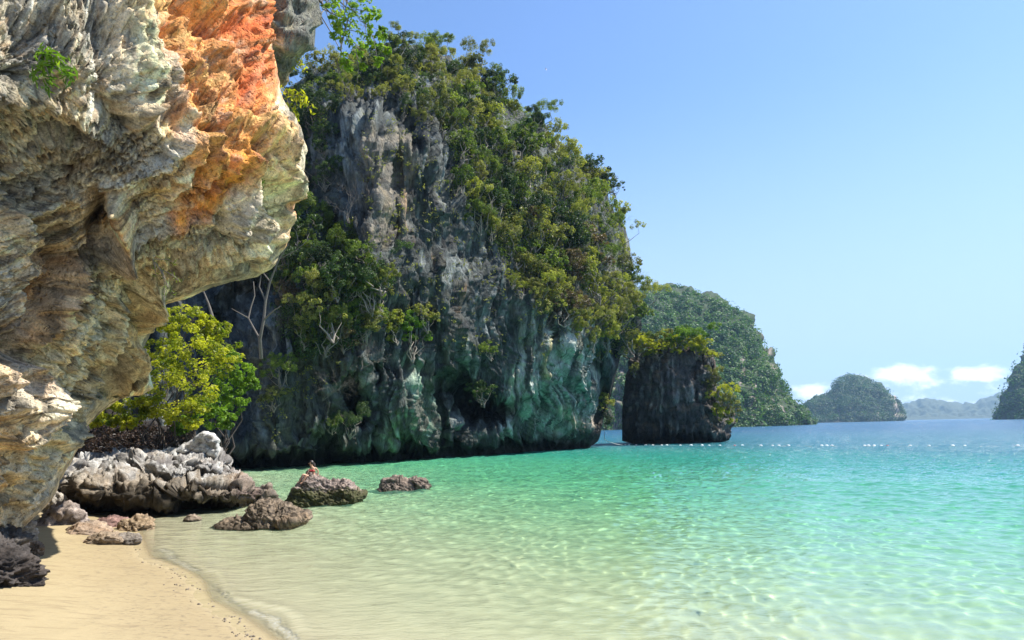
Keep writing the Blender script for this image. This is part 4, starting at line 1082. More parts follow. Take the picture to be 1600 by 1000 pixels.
ZONES = [
    # polygon, min spacing px, crown radius px range, palette, name, label, group
    ([(610, 62), (650, 62), (700, 74), (770, 128), (760, 175), (700, 190), (660, 170), (640, 130), (600, 110)], 25, (15, 25), ['leaf_olive', 'leaf_olive', 'leaf_mid', 'leaf_dark', 'leaf_gold'], 'tree', '{} tree on the highest part of the headland skyline', 'trees on the headland skyline'),
    ([(485, 100), (560, 82), (612, 76), (620, 115), (560, 125), (500, 160), (480, 190), (465, 150)], 23, (14, 24), ['leaf_dark', 'leaf_dark', 'leaf_olive', 'leaf_mid'], 'tree', '{} tree at the left end of the headland top', 'trees on the left end of the headland top'),
    ([(768, 128), (850, 192), (935, 268), (955, 300), (900, 330), (850, 260), (790, 200), (740, 180)], 26, (16, 27), ['leaf_mid', 'leaf_olive', 'leaf_mid', 'leaf_dark', 'leaf_gold'], 'tree', '{} tree on the upper slope of the headland', 'trees on the upper slope of the headland'),
    ([(705, 160), (760, 175), (850, 262), (905, 330), (930, 400), (870, 420), (800, 400), (760, 350), (715, 300), (700, 230)], 25, (17, 28), ['leaf_dark', 'leaf_mid', 'leaf_mid', 'leaf_olive', 'leaf_gold', 'leaf_olive'], 'tree', '{} tree on the middle slope of the headland', 'trees on the middle slope of the headland'),
    ([(905, 330), (955, 300), (985, 390), (998, 470), (1000, 505), (955, 545), (925, 500), (850, 470), (820, 415), (900, 410)], 24, (15, 26), ['leaf_olive', 'leaf_gold', 'leaf_gold', 'leaf_olive', 'leaf_mid', 'leaf_dry'], 'tree', '{} tree on the lower right slope of the headland', 'trees on the lower right slope of the headland'),
    ([(448, 330), (500, 345), (560, 380), (598, 425), (560, 455), (510, 440), (450, 430)], 24, (20, 32), ['leaf_mid', 'leaf_dark', 'leaf_mid', 'leaf_mid'], 'tree', '{} tree on the ledge left of the bare rock face', 'trees on the ledge left of the rock face'),
    ([(450, 430), (560, 455), (600, 445), (570, 510), (520, 540), (470, 530)], 24, (16, 26), ['leaf_olive', 'leaf_mid', 'leaf_dry', 'leaf_olive'], 'tree', '{} tree hanging below the ledge left of the rock face', 'thin trees below the ledge'),
    ([(470, 190), (515, 160), (520, 240), (500, 300), (480, 280)], 22, (13, 20), ['leaf_dark', 'leaf_dark', 'leaf_mid'], 'tree', '{} tree in the cleft beside the overhanging orange cliff', 'trees in the cleft'),
    ([(820, 420), (900, 470), (960, 550), (940, 560), (880, 500), (810, 450)], 20, (10, 17), ['leaf_olive', 'leaf_dry', 'leaf_dry', 'leaf_gold'], 'bush', '{} bush fringing the pale streaked rock of the headland', 'bushes fringing the streaked rock'),
    ([(600, 110), (700, 180), (700, 210), (650, 180), (600, 150), (545, 150), (560, 125)], 24, (11, 18), ['leaf_olive', 'leaf_dark', 'leaf_olive'], 'bush', '{} bush hanging over the top of the rock face', 'bushes over the top of the rock face'),
]
random.seed(21)
TONE = {'leaf_dark': 'dark green', 'leaf_mid': 'green', 'leaf_olive': 'olive', 'leaf_gold': 'golden green', 'leaf_bright': 'fresh green', 'leaf_dry': 'dry tan'}
for zi, (poly, mind, (ra, rb), pal, nm, lab, grp) in enumerate(ZONES):
    for x, y in scatter(poly, mind, 300 + zi):
        Dd = surf1(x, y); rp_ = random.uniform(ra, rb) * 1.12; r_ = rp_ / FPX * Dd
        p = unproj(x, y, Dd - r_ * .45); mt_ = random.choice(pal); tone_ = TONE[mt_]; size_ = 'small' if rp_ < ra + .3 * (rb - ra) else 'broad' if rp_ > ra + .9 * (rb - ra) else 'mid sized'
        zx, zy = [a_[0] for a_ in poly], [a_[1] for a_ in poly]
        where = ['upper', 'middle', 'lower'][min(2, int(3 * (y - min(zy)) / (max(zy) - min(zy))))] + ' ' + ['left', 'centre', 'right'][min(2, int(3 * (x - min(zx)) / (max(zx) - min(zx))))]
        put_tree(p, r_, mt_, lab.format(size_ + ' ' + tone_) + ', ' + where, grp, name=nm, squash=random.uniform(.85, 1.25))
# single bushes that can be told apart
for x, y, rp_, mt, lab, nm in [
        (640, 522, 30, 'leaf_bright', 'light green rounded bush alone on the rock face above the green streaks', 'bush'),
        (668, 492, 20, 'leaf_olive', 'olive bush just above and right of the light green rounded bush', 'bush'),
        (612, 512, 20, 'leaf_gold', 'small pale bush at the left side of the light green rounded bush', 'bush'),
        (598, 432, 16, 'leaf_gold', 'small yellow bush at the tip of the ledge left of the rock face', 'bush'),
        (765, 545, 13, 'leaf_mid', 'small green bush on the dark rock left of the pale streaks', 'bush'),
        (752, 610, 18, 'leaf_dark', 'dark bush above the mouth of the sea cave', 'bush'),
        (832, 335, 14, 'leaf_dry', 'orange tinged bush in the middle of the headland slope', 'bush'),
        (800, 437, 12, 'leaf_gold', 'pale yellow bush on the dark face below the slope', 'bush'),
        (952, 628, 15, 'leaf_olive', 'olive bush on the right foot of the headland facing the stack', 'bush'),
        (946, 655, 11, 'leaf_dark', 'lowest bush on the right foot of the headland above the water', 'bush'),
        (545, 655, 20, 'leaf_dark', 'low dark bush on the cliff foot left of the green streaks', 'bush'),
        (520, 660, 13, 'leaf_mid', 'small bush low on the cliff foot nearest the bather', 'bush'),
        (440, 575, 22, 'leaf_mid', 'sparse green bush low on the dark cliff beside the bright tree', 'bush'),
        (425, 620, 16, 'leaf_olive', 'sparse olive bush under the bare pale trunks', 'bush'),
        (938, 262, 24, 'leaf_dark', 'tall dark tree standing out highest on the right skyline', 'tree'),
        (958, 290, 14, 'leaf_dark', 'dark leafy branch tip reaching right from the skyline', 'tree'),
        (832, 192, 22, 'leaf_dark', 'dark rounded tree on the skyline halfway down the slope', 'tree'),
        (758, 120, 16, 'leaf_dark', 'slender dark tree poking up beside the highest skyline trees', 'tree'),
        (675, 92, 20, 'leaf_olive', 'olive tree crowning the very top of the headland', 'tree')]:
    Dd = surf1(x, y); r_ = rp_ / FPX * Dd
    put_tree(unproj(x, y, Dd - r_ * .5 - 1), r_, mt, lab, None, name=nm)
# leafless shrubs
for x, y, rp_ in [(500, 290, 30), (530, 330, 34), (575, 560, 26), (520, 560, 22), (700, 150, 22), (985, 440, 26), (960, 340, 20), (660, 545, 18), (850, 460, 22), (520, 600, 30), (640, 120, 20), (905, 300, 20)]:
    Dd = surf1(x, y); r_ = rp_ / FPX * Dd
    o = obj('bare_shrub', random.choice(BARE)); o.location = unproj(x, y, Dd - r_ * .6 - .8); s = r_ / 2; o.scale = (s, s, s); o.rotation_euler = (random.gauss(0, .5), random.gauss(0, .5), random.uniform(0, 6))
    tag(o, 'leafless grey shrub clinging to the headland rock', 'shrub', 'leafless shrubs on the headland')


def scrub(name, poly, n, leaf, mat, depthf, label, seed, per=12, rad=(.3, .8), off=.4):
    rp = np.random.default_rng(seed); xs = [a[0] for a in poly]; ys = [a[1] for a in poly]
    x = rp.uniform(min(xs), max(xs), n * 4); y = rp.uniform(min(ys), max(ys), n * 4); k = inpoly(x, y, poly) & (noise(x / 22, y / 22, seed) > -.18); x, y = x[k][:n], y[k][:n]
    Dd = depthf(x, y); P = unproj(x, y, Dd - off)
    V, F, T = leaves(P, rp.uniform(*rad, len(P)), per, leaf, rp, .8)
    o = obj(name, mesh_np(name, V, F, MAT[mat], smooth=False, attrs={'tone': T})); tag(o, label, 'undergrowth', kind='stuff'); return o


SLOPE = [(480, 95), (600, 72), (690, 76), (770, 128), (850, 194), (950, 296), (998, 440), (1000, 520), (960, 556), (900, 495), (800, 440), (750, 340), (705, 240), (690, 190), (620, 130), (540, 140), (490, 220), (460, 200)]
scrub('slope_scrub', SLOPE, 3400, .32, 'leaf_mid', cliff_surf, 'low leafy undergrowth covering the slope of the headland', 5, per=11, rad=(.4, 1.1), off=.3)
scrub('slope_creepers', SLOPE, 700, .30, 'leaf_olive', cliff_surf, 'olive creepers among the trees of the headland slope', 6, per=12, rad=(.5, 1.0), off=.8)
scrub('ledge_scrub', [(400, 330), (470, 330), (600, 420), (590, 470), (560, 540), (470, 560), (420, 480)], 900, .28, 'leaf_dark', cliff_surf, 'dark undergrowth on the ledge of the headland', 7, per=12, rad=(.4, 1.2), off=.8)
scrub('face_creepers', [(560, 120), (700, 200), (720, 330), (820, 450), (900, 500), (880, 560), (720, 560), (640, 500), (540, 420), (540, 560), (420, 700), (400, 600), (470, 560), (560, 300)], 420, .26, 'leaf_olive', cliff_surf, 'scattered creepers on the shaded rock face', 8, per=7, rad=(.2, .7), off=1.0)
# stack top
for x, y, rp_, mt in [(992, 528, 14, 'leaf_yellow'), (1060, 528, 15, 'leaf_bright'), (1045, 545, 12, 'leaf_yellow'), (1025, 548, 12, 'leaf_yellow'), (1005, 550, 12, 'leaf_olive'), (1088, 546, 12, 'leaf_yellow'), (1072, 520, 12, 'leaf_bright'), (985, 540, 13, 'leaf_yellow'), (1000, 537, 14, 'leaf_yellow'), (1018, 540, 13, 'leaf_yellow'), (1036, 534, 14, 'leaf_olive'), (1052, 536, 12, 'leaf_yellow'), (1068, 538, 12, 'leaf_yellow'), (1084, 524, 17, 'leaf_bright'), (1100, 545, 14, 'leaf_yellow'), (1112, 556, 11, 'leaf_olive'), (1020, 524, 9, 'leaf_mid'), (1094, 534, 12, 'leaf_yellow'), (978, 548, 9, 'leaf_yellow')]:
    Dd = 126.5 + random.random() * 3; r_ = rp_ * 1.25 / FPX * Dd; put_tree(unproj(x, y, Dd), r_, mt, {'leaf_yellow': 'yellow green', 'leaf_bright': 'fresh green', 'leaf_olive': 'olive', 'leaf_mid': 'dark green'}[mt] + ' bush crowning the ' + ('left end' if x < 1005 else 'middle' if x < 1060 else 'right end') + ' of the sea stack top', 'bushes on top of the sea stack', name='bush', squash=.75)
for x, y, rp_, mt in [(1120, 600, 12, 'leaf_olive'), (1130, 612, 13, 'leaf_yellow'), (1138, 628, 11, 'leaf_olive'), (1130, 650, 12, 'leaf_yellow'), (1142, 645, 9, 'leaf_olive'), (1120, 580, 8, 'leaf_olive'), (990, 578, 7, 'leaf_olive')]:
    Dd = 125.0; r_ = rp_ * 1.25 / FPX * Dd; put_tree(unproj(x, y, Dd), r_, mt, ('yellow green' if mt == 'leaf_yellow' else 'olive') + ' bush hanging from the ' + ('upper left corner' if x < 1000 else 'upper right side' if y < 620 else 'lower right side') + ' of the sea stack', 'bushes on the side of the sea stack', name='bush')


# bright tree between the cliff and the boulders
def custom_tree(name, blobs, leaf, mat, base, label, per=60, seed=1, tone=None, clumps=22, cat='tree', bark='bark_dark', aspect=.6, limb=.10, group=None, depthj=1.5, up=.5, droop=0.):
    """blobs: (px, py, radius px, forward distance)"""
    rg = np.random.default_rng(seed); rp = random.Random(seed); cs, rs, tv, tf = [], [], [], []
    base = Vector(base)
    for px, py, rpx, Dd in blobs:
        c = unproj(px, py, Dd + rg.normal() * depthj * .3); r = rpx / FPX * Dd
        for _ in range(clumps):
            d = rg.normal(size=3); d /= np.linalg.norm(d); cs.append(c + d * r * rg.uniform(.55, 1.05)); rs.append(r * rg.uniform(.2, .38))
        tube(tv, tf, wiggle(base, c, 6, .10, rp), [limb * k for k in (1, .8, .65, .5, .38, .28, .15)], 6)
        for q_ in cs[-clumps::3]: tube(tv, tf, wiggle(c, q_, 3, .15, rp), [limb * .15, limb * .12, limb * .08, limb * .04], 3)
    V, F, T = leaves(cs, rs, per, leaf, rg, .8, up, aspect, droop=droop)
    root = empty(name, base); b = np.array(base)
    obj('crown', mesh_np('crown', V - b, F, MAT[mat], smooth=False, attrs={'tone': T}), root)
    obj('trunk', mesh_np('trunk', np.array(tv) - b, np.array(tf), MAT[bark]), root)
    tag(root, label, cat, group); return root


tb = unproj(250, 735, 41); tb[2] = .9
custom_tree('tree', [(262, 500, 24, 41), (300, 500, 28, 40), (340, 515, 22, 41), (250, 545, 30, 40), (300, 545, 36, 38.5), (345, 555, 30, 40), (250, 590, 30, 39), (300, 600, 36, 38), (215, 640, 22, 38.5), (175, 648, 20, 38), (150, 655, 14, 38.5), (250, 640, 28, 38), (300, 645, 26, 37.5), (200, 660, 12, 37)],
            .20, 'leaf_yellow', tb, 'bright yellow green tree behind the boulders below the overhang', per=38, seed=5, clumps=26)
tb2 = unproj(345, 735, 43); tb2[2] = .6
custom_tree('tree', [(355, 560, 22, 42), (378, 585, 20, 42), (390, 600, 14, 42.5), (345, 610, 28, 41), (370, 625, 20, 41.5), (330, 650, 24, 40), (355, 655, 14, 40.5), (290, 665, 18, 39)],
            .20, 'leaf_bright', tb2, 'fresh green tree right of the yellow green tree behind the boulders', per=36, seed=6, clumps=24)
# brown dead undergrowth below it
rgd = np.random.default_rng(4)
dpx = rgd.uniform(125, 300, 260); dpy = rgd.uniform(665, 715, 260)
V, F, T = leaves(unproj(dpx, dpy, 41.5 + rgd.uniform(-1, 2, 260)), rgd.uniform(.2, .6, 260), 16, .2, rgd, .8)
o = obj('dead_undergrowth', mesh_np('dead_undergrowth', V, F, MAT['leaf_dead'], smooth=False, attrs={'tone': T})); tag(o, 'brown dead leaves under the bright trees', 'undergrowth', kind='stuff')
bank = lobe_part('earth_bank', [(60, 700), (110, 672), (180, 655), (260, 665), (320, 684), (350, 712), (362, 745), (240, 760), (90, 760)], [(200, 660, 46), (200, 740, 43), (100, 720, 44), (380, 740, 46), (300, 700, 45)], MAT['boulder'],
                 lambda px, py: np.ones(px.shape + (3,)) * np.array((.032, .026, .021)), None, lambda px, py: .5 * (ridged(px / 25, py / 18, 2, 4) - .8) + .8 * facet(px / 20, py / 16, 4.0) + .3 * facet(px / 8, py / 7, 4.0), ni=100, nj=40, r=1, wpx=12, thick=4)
tag(bank, 'dark brown bank of broken rock under the bright trees behind the boulders', 'bank')
# pale bare trunks under the ledge
V_, F_l = [], []
def branch_px(pts, D_, r0, r1, sides=6):
    p = [unproj(x, y, D_ + dz) for x, y, dz in pts]; tube(V_, F_l, p, list(np.linspace(r0, r1, len(p))), sides)
branch_px([(408, 560, 1), (406, 530, 0), (412, 500, 0), (415, 470, 0), (422, 440, 0), (436, 405, -.5), (452, 380, -1)], 58, .17, .05)
branch_px([(406, 530, 0), (396, 512, .5), (388, 497, .5), (392, 480, 1), (398, 462, 1), (396, 440, 1.5)], 58, .10, .04)
branch_px([(412, 500, 0), (428, 485, -1), (440, 478, -1)], 58, .09, .03); branch_px([(332, 495, 0), (326, 475, 0), (318, 455, 0)], 58, .14, .06); branch_px([(415, 470, 0), (405, 448, 0), (408, 430, 0)], 58, .08, .04)
branch_px([(388, 497, .5), (372, 488, 0), (362, 482, 0)], 58, .06, .02); branch_px([(422, 440, 0), (410, 425, 0), (400, 415, 1)], 58, .07, .03); branch_px([(436, 405, 0), (462, 392, -1), (485, 372, -1)], 58, .05, .02)
o = obj('bare_tree', mesh_np('bare_tree', np.array(V_), np.array(F_l), MAT['twig'])); tag(o, 'pale leafless tree with forked trunks in the dark hollow under the cliff', 'tree')

# leafy sprigs on the near cliff
def sprig(name, stems, leaf, mat, label, seed, aspect=.35, per=7, cat='plant', spread=.12, D_=14.0, bark='bark'):
    rg = np.random.default_rng(seed); cs, tv, tf = [], [], []
    for pts in stems:
        p = [unproj(x, y, D_ + rg.uniform(-.15, .15)) for x, y in pts]; tube(tv, tf, p, list(np.linspace(.018, .006, len(p))), 4)
        p = np.array(p)
        for i in range(len(p) - 1):
            for f in np.linspace(.15, 1, 4): cs.append(p[i] * (1 - f) + p[i + 1] * f)
    V, F, T = leaves(cs, np.full(len(cs), spread), per, leaf, rg, 1, .3, aspect, shell=.5, droop=.8)
    b = cs[0]; root = empty(name, b)
    obj('foliage', mesh_np('foliage', V - b, F, MAT[mat], smooth=False, attrs={'tone': T}), root); obj('stem', mesh_np('stem', np.array(tv) - b, np.array(tf), MAT[bark]), root)
    tag(root, label, cat); return root


sprig('hanging_plant', [[(72, 72), (84, 92), (96, 112), (108, 126)], [(72, 72), (70, 98), (78, 125), (80, 142)], [(72, 72), (60, 92), (58, 112), (62, 128)], [(80, 85), (98, 96), (110, 112)]], .24, 'leaf_bright', 'fresh green leafy plant growing from the near cliff at upper left', 1, .28, 3, D_=12.3, spread=.14)
sprig('hanging_plant', [[(238, 405), (250, 420), (258, 445), (256, 478)], [(250, 420), (270, 430), (282, 440)], [(238, 405), (262, 405), (275, 412)], [(252, 420), (262, 448), (272, 458)], [(240, 408), (244, 430)]], .16, 'leaf_mid', 'thin green hanging plant in the hollow of the near cliff', 2, .16, 2, D_=16.6, spread=.07)
sprig('hanging_plant', [[(442, 138), (455, 150), (470, 158), (488, 172)], [(445, 142), (450, 160), (460, 178), (462, 186)], [(455, 148), (472, 148), (480, 160)]], .2, 'leaf_yellow', 'yellow leaved plant sprouting between the two lobes of the near cliff', 3, .4, 5, D_=22.2, spread=.22)
sprig('hanging_plant', [[(465, 90), (472, 100), (476, 112)], [(470, 96), (462, 108)]], .18, 'leaf_yellow', 'small pale plant at the lower edge of the grey upper lobe', 4, .4, 4, D_=22.6, spread=.15)
sprig('hanging_plant', [[(398, 262), (404, 280), (410, 300)], [(404, 280), (412, 285)]], .12, 'leaf_bright', 'tiny green plant on the cream lobe of the near cliff', 6, .3, 3, D_=18.2, spread=.08)
custom_tree('overhead_branch', [(520, 12, 20, 26), (545, 25, 22, 26), (570, 40, 18, 26), (535, 60, 18, 26), (560, 75, 18, 26), (585, 62, 16, 26), (598, 50, 10, 26), (540, 95, 13, 26), (590, 95, 9, 26), (568, 105, 6, 26), (530, 40, 14, 26), (560, 0, 22, 26), (585, 20, 14, 26), (510, -10, 20, 26), (545, 108, 6, 26), (605, 78, 6, 26)],
            .19, 'leaf_bright', unproj(470, -60, 27), 'sunlit yellow green branch hanging into view above the grey lobe', per=9, seed=9, clumps=15, cat='branch', bark='bark', limb=.05, aspect=.5)
V_, F_l = [], []
branch_px([(545, 25, 0), (534, 70, 0), (530, 110, 0), (540, 140, 0), (552, 160, 0)], 26, .03, .008, 4); branch_px([(530, 110, 0), (526, 90, 0), (530, 120, 0), (528, 132, 0)], 26, .015, .005, 4); branch_px([(556, 75, 0), (560, 110, 0), (558, 130, 0)], 26, .015, .005, 4)
o = obj('vine', mesh_np('vine', np.array(V_), np.array(F_l), MAT['bark'])); tag(o, 'thin bare vine dangling below the sunlit overhead branch', 'vine')

# ------------------------------------------------------------------ far mountains
def ybase(px, D, z=-1.5): 
    hor = 652.5 + (1552 - px) * .022; return hor + (CAMZ - z) / D * FPX


def mountain(name, top, depth_pts, label, D_off, crown_r, n_crowns, mat_leaf, bump, seed, cliffs=(), nx=220, ny=110, er=60, ew=30, per=22, tint=(.035, .055, .022), cat='island', leafs=.42, forest='dense green forest'):
    f = TPS(depth_pts, .1); top = np.array(top, float)
    xs = np.linspace(top[0, 0], top[-1, 0], 30); bot = []
    for x in xs:
        y = 660.0
        for _ in range(4): y = ybase(x, float(f(x, y)))
        bot.append((x, y))
    bot[0] = (bot[0][0], bot[0][1]); 
    def dep(px, py):
        D = f(px, py)
        for pts, wd, a in cliffs: D = D + a * np.exp(-(polydist(px, py, pts) / wd) ** 2)
        return D
    def dsp(px, py, D):
        s = crown_r / D * FPX
        return bump * (fbm(px / 40, py / 30, seed, 2, .5) + .6 * fbm(px / 16, py / 11, seed + 9, 4, .5)) * ss(bot[15][1] - py, 0, 8)
    def col(px, py, D):
        c = np.ones(px.shape + (3,)) * np.array(tint)
        for pts, wd, a in cliffs: c = lay(c, (.36, .29, .25), np.exp(-(polydist(px, py, pts) / wd) ** 2) * ss(fbm(px / 3, py / 16, seed, 3), -.35, .2))
        return lay(c, (.05, .05, .045), ss(py, np.interp(px, [b[0] for b in bot], [b[1] for b in bot]) - 3.5, np.interp(px, [b[0] for b in bot], [b[1] for b in bot]) - 1))
    o = column_relief(name, top, bot, dep, dsp, col, MAT['far_rock'], nx=nx, ny=ny, edge_r=er, edge_w=ew, back=er * 5, flatback=True)
    tag(o, label, cat)
    rg = np.random.default_rng(seed)
    x = rg.uniform(top[0, 0], top[-1, 0], n_crowns * 3); yt = np.interp(x, top[:, 0], top[:, 1]); yb = np.interp(x, [b[0] for b in bot], [b[1] for b in bot])
    y = yt + (yb - yt) * rg.random(len(x)) ** .95 - .5
    keep = rg.random(len(x)) < (yb - yt) / (yb - yt).max(); keep &= y < yb - 2.5
    for pts, wd, a in cliffs: keep &= ~((polydist(x, y, pts) < wd * .8) & (rg.random(len(x)) < .85))
    x, y = x[keep][:n_crowns], y[keep][:n_crowns]
    ed = polydist(x, y, top); tt = 1 - np.clip(ed / ew, 0, 1)
    Dd = dep(x, y) + er * (1 - np.sqrt(np.maximum(0, 1 - tt * tt)))
    big = 1 + .7 * noise(x / 9, y / 6, seed + .5)
    bv_ = make_bvh(o); hd = [hit_depth(a_, b_, bv_) for a_, b_ in zip(x, y)]; Dd = np.array([d_ if h_ is None or abs(h_ - d_) > er * 1.5 else h_ for h_, d_ in zip(hd, Dd)])
    P = unproj(x, y, Dd - crown_r * .2)
    rr = crown_r * rg.uniform(.5, 1.4, len(P)) * big
    V, F, T = leaves(P, rr, per, crown_r * leafs, rg, .75, .6, .8, shell=.75, tone_by=np.clip(.45 + .5 * noise(x / 14, y / 9, seed + 2.5) + .3 * rg.normal(size=len(P)), 0, 1))
    fo_ = obj('forest', mesh_np('forest', V, F, MAT[mat_leaf], smooth=False, attrs={'tone': T}), o); tag(fo_, kind='stuff')
    return o


mountain('mountain', [(900, 480), (950, 470), (985, 462), (1005, 450), (1030, 448), (1050, 444), (1080, 450), (1110, 461), (1140, 474), (1165, 490), (1180, 510), (1190, 530), (1197, 545), (1203, 543), (1209, 548), (1214, 566), (1220, 592), (1232, 613), (1250, 633), (1264, 645), (1272, 655), (1274, 662)],
         [(900, 670, 600), (1000, 668, 610), (1150, 667, 630), (1220, 665, 690), (1273, 664, 770), (1000, 600, 640), (1100, 600, 655), (1190, 600, 690), (1000, 500, 720), (1100, 500, 740), (1180, 530, 740), (1050, 448, 800), (950, 475, 790), (1200, 550, 745), (1150, 640, 635)],
         'steep forested mountain rising behind the sea stack', 0, 5.0, 3400, 'leaf_far', 8.0, 41,
         cliffs=[([(1176, 600), (1172, 660)], 6, 6), ([(1182, 640), (1190, 662)], 5, 4), ([(1188, 520), (1200, 545), (1207, 580)], 4, 4), ([(968, 575), (962, 665)], 10, 6), ([(1218, 600), (1222, 650)], 2.5, 3), ([(1160, 560), (1158, 600)], 5, 4), ([(1205, 610), (1202, 655)], 4, 4), ([(1120, 640), (1118, 662)], 4, 3)], er=50, ew=26, per=34)
mountain('island', [(1256, 634), (1262, 628), (1275, 620), (1290, 616), (1299, 608), (1303, 598), (1312, 590), (1325, 586), (1340, 585), (1352, 588), (1365, 596), (1380, 606), (1395, 616), (1404, 626), (1410, 638), (1412, 650), (1413, 656)],
         [(1256, 656, 1850), (1340, 658, 1800), (1413, 657, 1900), (1300, 610, 1950), (1340, 590, 2000), (1400, 625, 1950), (1340, 630, 1860)], 'domed forested island in the middle distance right of the mountain', 0, 9, 1500, 'leaf_far', 14, 51, cliffs=[([(1396, 618), (1402, 648)], 5, 8), ([(1312, 640), (1311, 655)], 3, 6), ([(1370, 640), (1372, 656)], 3, 6)], nx=130, ny=60, er=90, ew=14, per=22)
mountain('island', [(1551, 651), (1554, 642), (1560, 630), (1563, 618), (1567, 608), (1574, 598), (1578, 588), (1586, 578), (1590, 566), (1598, 552), (1610, 532), (1640, 505), (1700, 480), (1800, 500), (1880, 600), (1900, 648)],
         [(1551, 653, 1150), (1600, 653, 1060), (1700, 653, 1000), (1900, 650, 1100), (1600, 560, 1150), (1700, 490, 1200), (1650, 600, 1080), (1850, 560, 1150)], 'steep wooded island cut off by the right edge of the picture', 0, 7.5, 1500, 'leaf_far', 10, 61, nx=150, ny=70, er=60, ew=18, per=26)
hill = column_relief('distant_hills', [(1380, 640), (1405, 634), (1425, 627), (1445, 622), (1462, 625), (1480, 628), (1505, 630), (1525, 627), (1545, 620), (1560, 614), (1590, 606), (1640, 600), (1750, 610), (1850, 640)],
                     [(1380, 657), (1600, 652.2), (1850, 646.5)], lambda px, py: 4600 + (655 - py) * 10, lambda px, py, D: 30 * fbm(px / 18, py / 8, 71, 5) * ss(654 - py, 0, 6), lambda px, py, D: np.ones(px.shape + (3,)) * np.array((.07, .085, .05)), MAT['far_rock'], nx=240, ny=50, edge_r=300, edge_w=10, back=900, flatback=True)
tag(hill, 'low blue range of hills along the horizon', kind='structure')

# ------------------------------------------------------------------ swimming line: white floats and rope
fx = [977, 982.5, 994, 1009, 1020, 1034, 1042, 1063, 1080, 1097, 1108, 1125, 1148, 1160, 1189, 1207, 1217, 1232, 1284, 1292, 1300, 1351, 1357, 1366, 1377, 1387, 1422, 1452, 1489, 1508, 1590, 1640]
mw, t = new_mat('white_float'); p = principled(t, Base_Color=(.8, .8, .76), Roughness=.4); t.n('ShaderNodeOutputMaterial', ins={0: p.outputs[0]})
mr, t = new_mat('red_float'); p = principled(t, Base_Color=(.35, .05, .04), Roughness=.45); t.n('ShaderNodeOutputMaterial', ins={0: p.outputs[0]})
mrope, t = new_mat('rope'); p = principled(t, Base_Color=(.45, .47, .42), Roughness=.8); t.n('ShaderNodeOutputMaterial', ins={0: p.outputs[0]})
V, Fc = ICO[3]; V2 = V * np.array([.24, .15, .15]); V2[:, 1:] *= (1 - .35 * (np.abs(V[:, 0]) > .75))[:, None]
fm = {mw: mesh_np('float', V2, Fc, mw), mr: mesh_np('red_float', V2, Fc, mr)}
line = []
for i, x in enumerate(fx):
    y = float(np.interp(x, [977, 1200, 1600], [695.6, 696.6, 697])); p = ground_hit(x, y, .06)
    red = x in (1148, 1387)
    o = obj('buoy', fm[mr if red else mw]); o.location = p; o.rotation_euler = (0, 0, random.uniform(-.3, .3)); s = random.uniform(.85, 1.15); o.scale = (s, s, s)
    tag(o, ('red float of the swimming line just right of the sea stack' if x == 1148 else 'red float of the swimming line among white ones out on the open water') if red else ('white float of the swimming line in front of the sea stack' if x < 1140 else 'white float of the swimming line on the open blue water'), 'buoy', None if red else ('floats before the sea stack' if x < 1140 else 'floats on the open water'))
    line.append(p)
tv, tf = [], []
a = unproj(945, 672, 116); pts = [a, unproj(944, 686, 117), unproj(950, 690, 118), unproj(963, 694, 119)] + [q - np.array([0, 0, .05]) for q in line]
tube(tv, tf, pts, [.05] * len(pts), 4)
o = obj('rope', mesh_np('rope', np.array(tv), np.array(tf), mrope)); tag(o, 'pale rope running from the headland foot through the white floats', 'rope')

# ------------------------------------------------------------------ bather sitting behind the rock
mskin = plain('skin', (.50, .28, .18), .55, .1, 20, .02); mhair = plain('dark_hair', (.035, .02, .015), .5, .3, 60, .3); mred = plain('red_bikini', (.45, .03, .03), .6, .1, 30, .1)


def skin_mesh(name, pts, edges, rad, mat, parent, sub=2):
    me = bpy.data.meshes.new(name); me.from_pydata(pts, edges, []); me.materials.append(mat)
    o = obj(name, me, parent); md = o.modifiers.new('skin', 'SKIN'); md.use_smooth_shade = True
    for v, r_ in zip(me.skin_vertices[0].data, rad): v.radius = (r_, r_) if not isinstance(r_, tuple) else r_
    me.skin_vertices[0].data[0].use_root = True
    s = o.modifiers.new('sub', 'SUBSURF'); s.levels = sub; s.render_levels = sub
    for p_ in me.polygons: p_.use_smooth = True
    return o


# local frame: +x to the picture's right, +y away, seat at z 0; torso leans, turned to the left
pp = Vector(unproj(489, 745, c1.y + 1.25))
per_ = empty('person', pp); per_.scale = (.95,) * 3
tag(per_, 'person with dark hair and a red bikini sitting behind the jagged rock', 'person')
B = [(0, 0, 0), (.0, 0, .14), (.0, -.01, .30), (-.02, -.02, .43), (-.05, -.03, .52), (-.09, -.04, .60), (-.11, -.05, .70), (-.10, -.05, .79),      # 0 pelvis .. 7 head top
     (.15, .02, .44), (.27, .06, .24), (.22, .02, .02), (.20, -.06, -.02),                                                                         # right in picture: arm propped on the rock
     (-.17, -.06, .42), (-.22, -.14, .20), (-.30, -.26, .06), (-.35, -.30, .03),
     (-.12, -.10, -.02), (-.42, -.35, .16), (-.60, -.40, -.22), (-.70, -.46, -.27), (.10, -.10, -.03), (-.18, -.50, .10), (-.38, -.60, -.26), (-.48, -.66, -.30)]
E = [(0, 1), (1, 2), (2, 3), (3, 4), (4, 5), (5, 6), (6, 7), (3, 8), (8, 9), (9, 10), (10, 11), (3, 12), (12, 13), (13, 14), (14, 15), (0, 16), (16, 17), (17, 18), (18, 19), (0, 20), (20, 21), (21, 22), (22, 23)]
Rr = [(.15, .12), (.115, .09), (.13, .095), (.11, .075), .05, .07, .095, .06, .05, .036, .026, .022, .05, .036, .026, .022, .095, .06, .04, .03, .095, .06, .04, .03]
skin_mesh('body', B, E, Rr, mskin, per_)
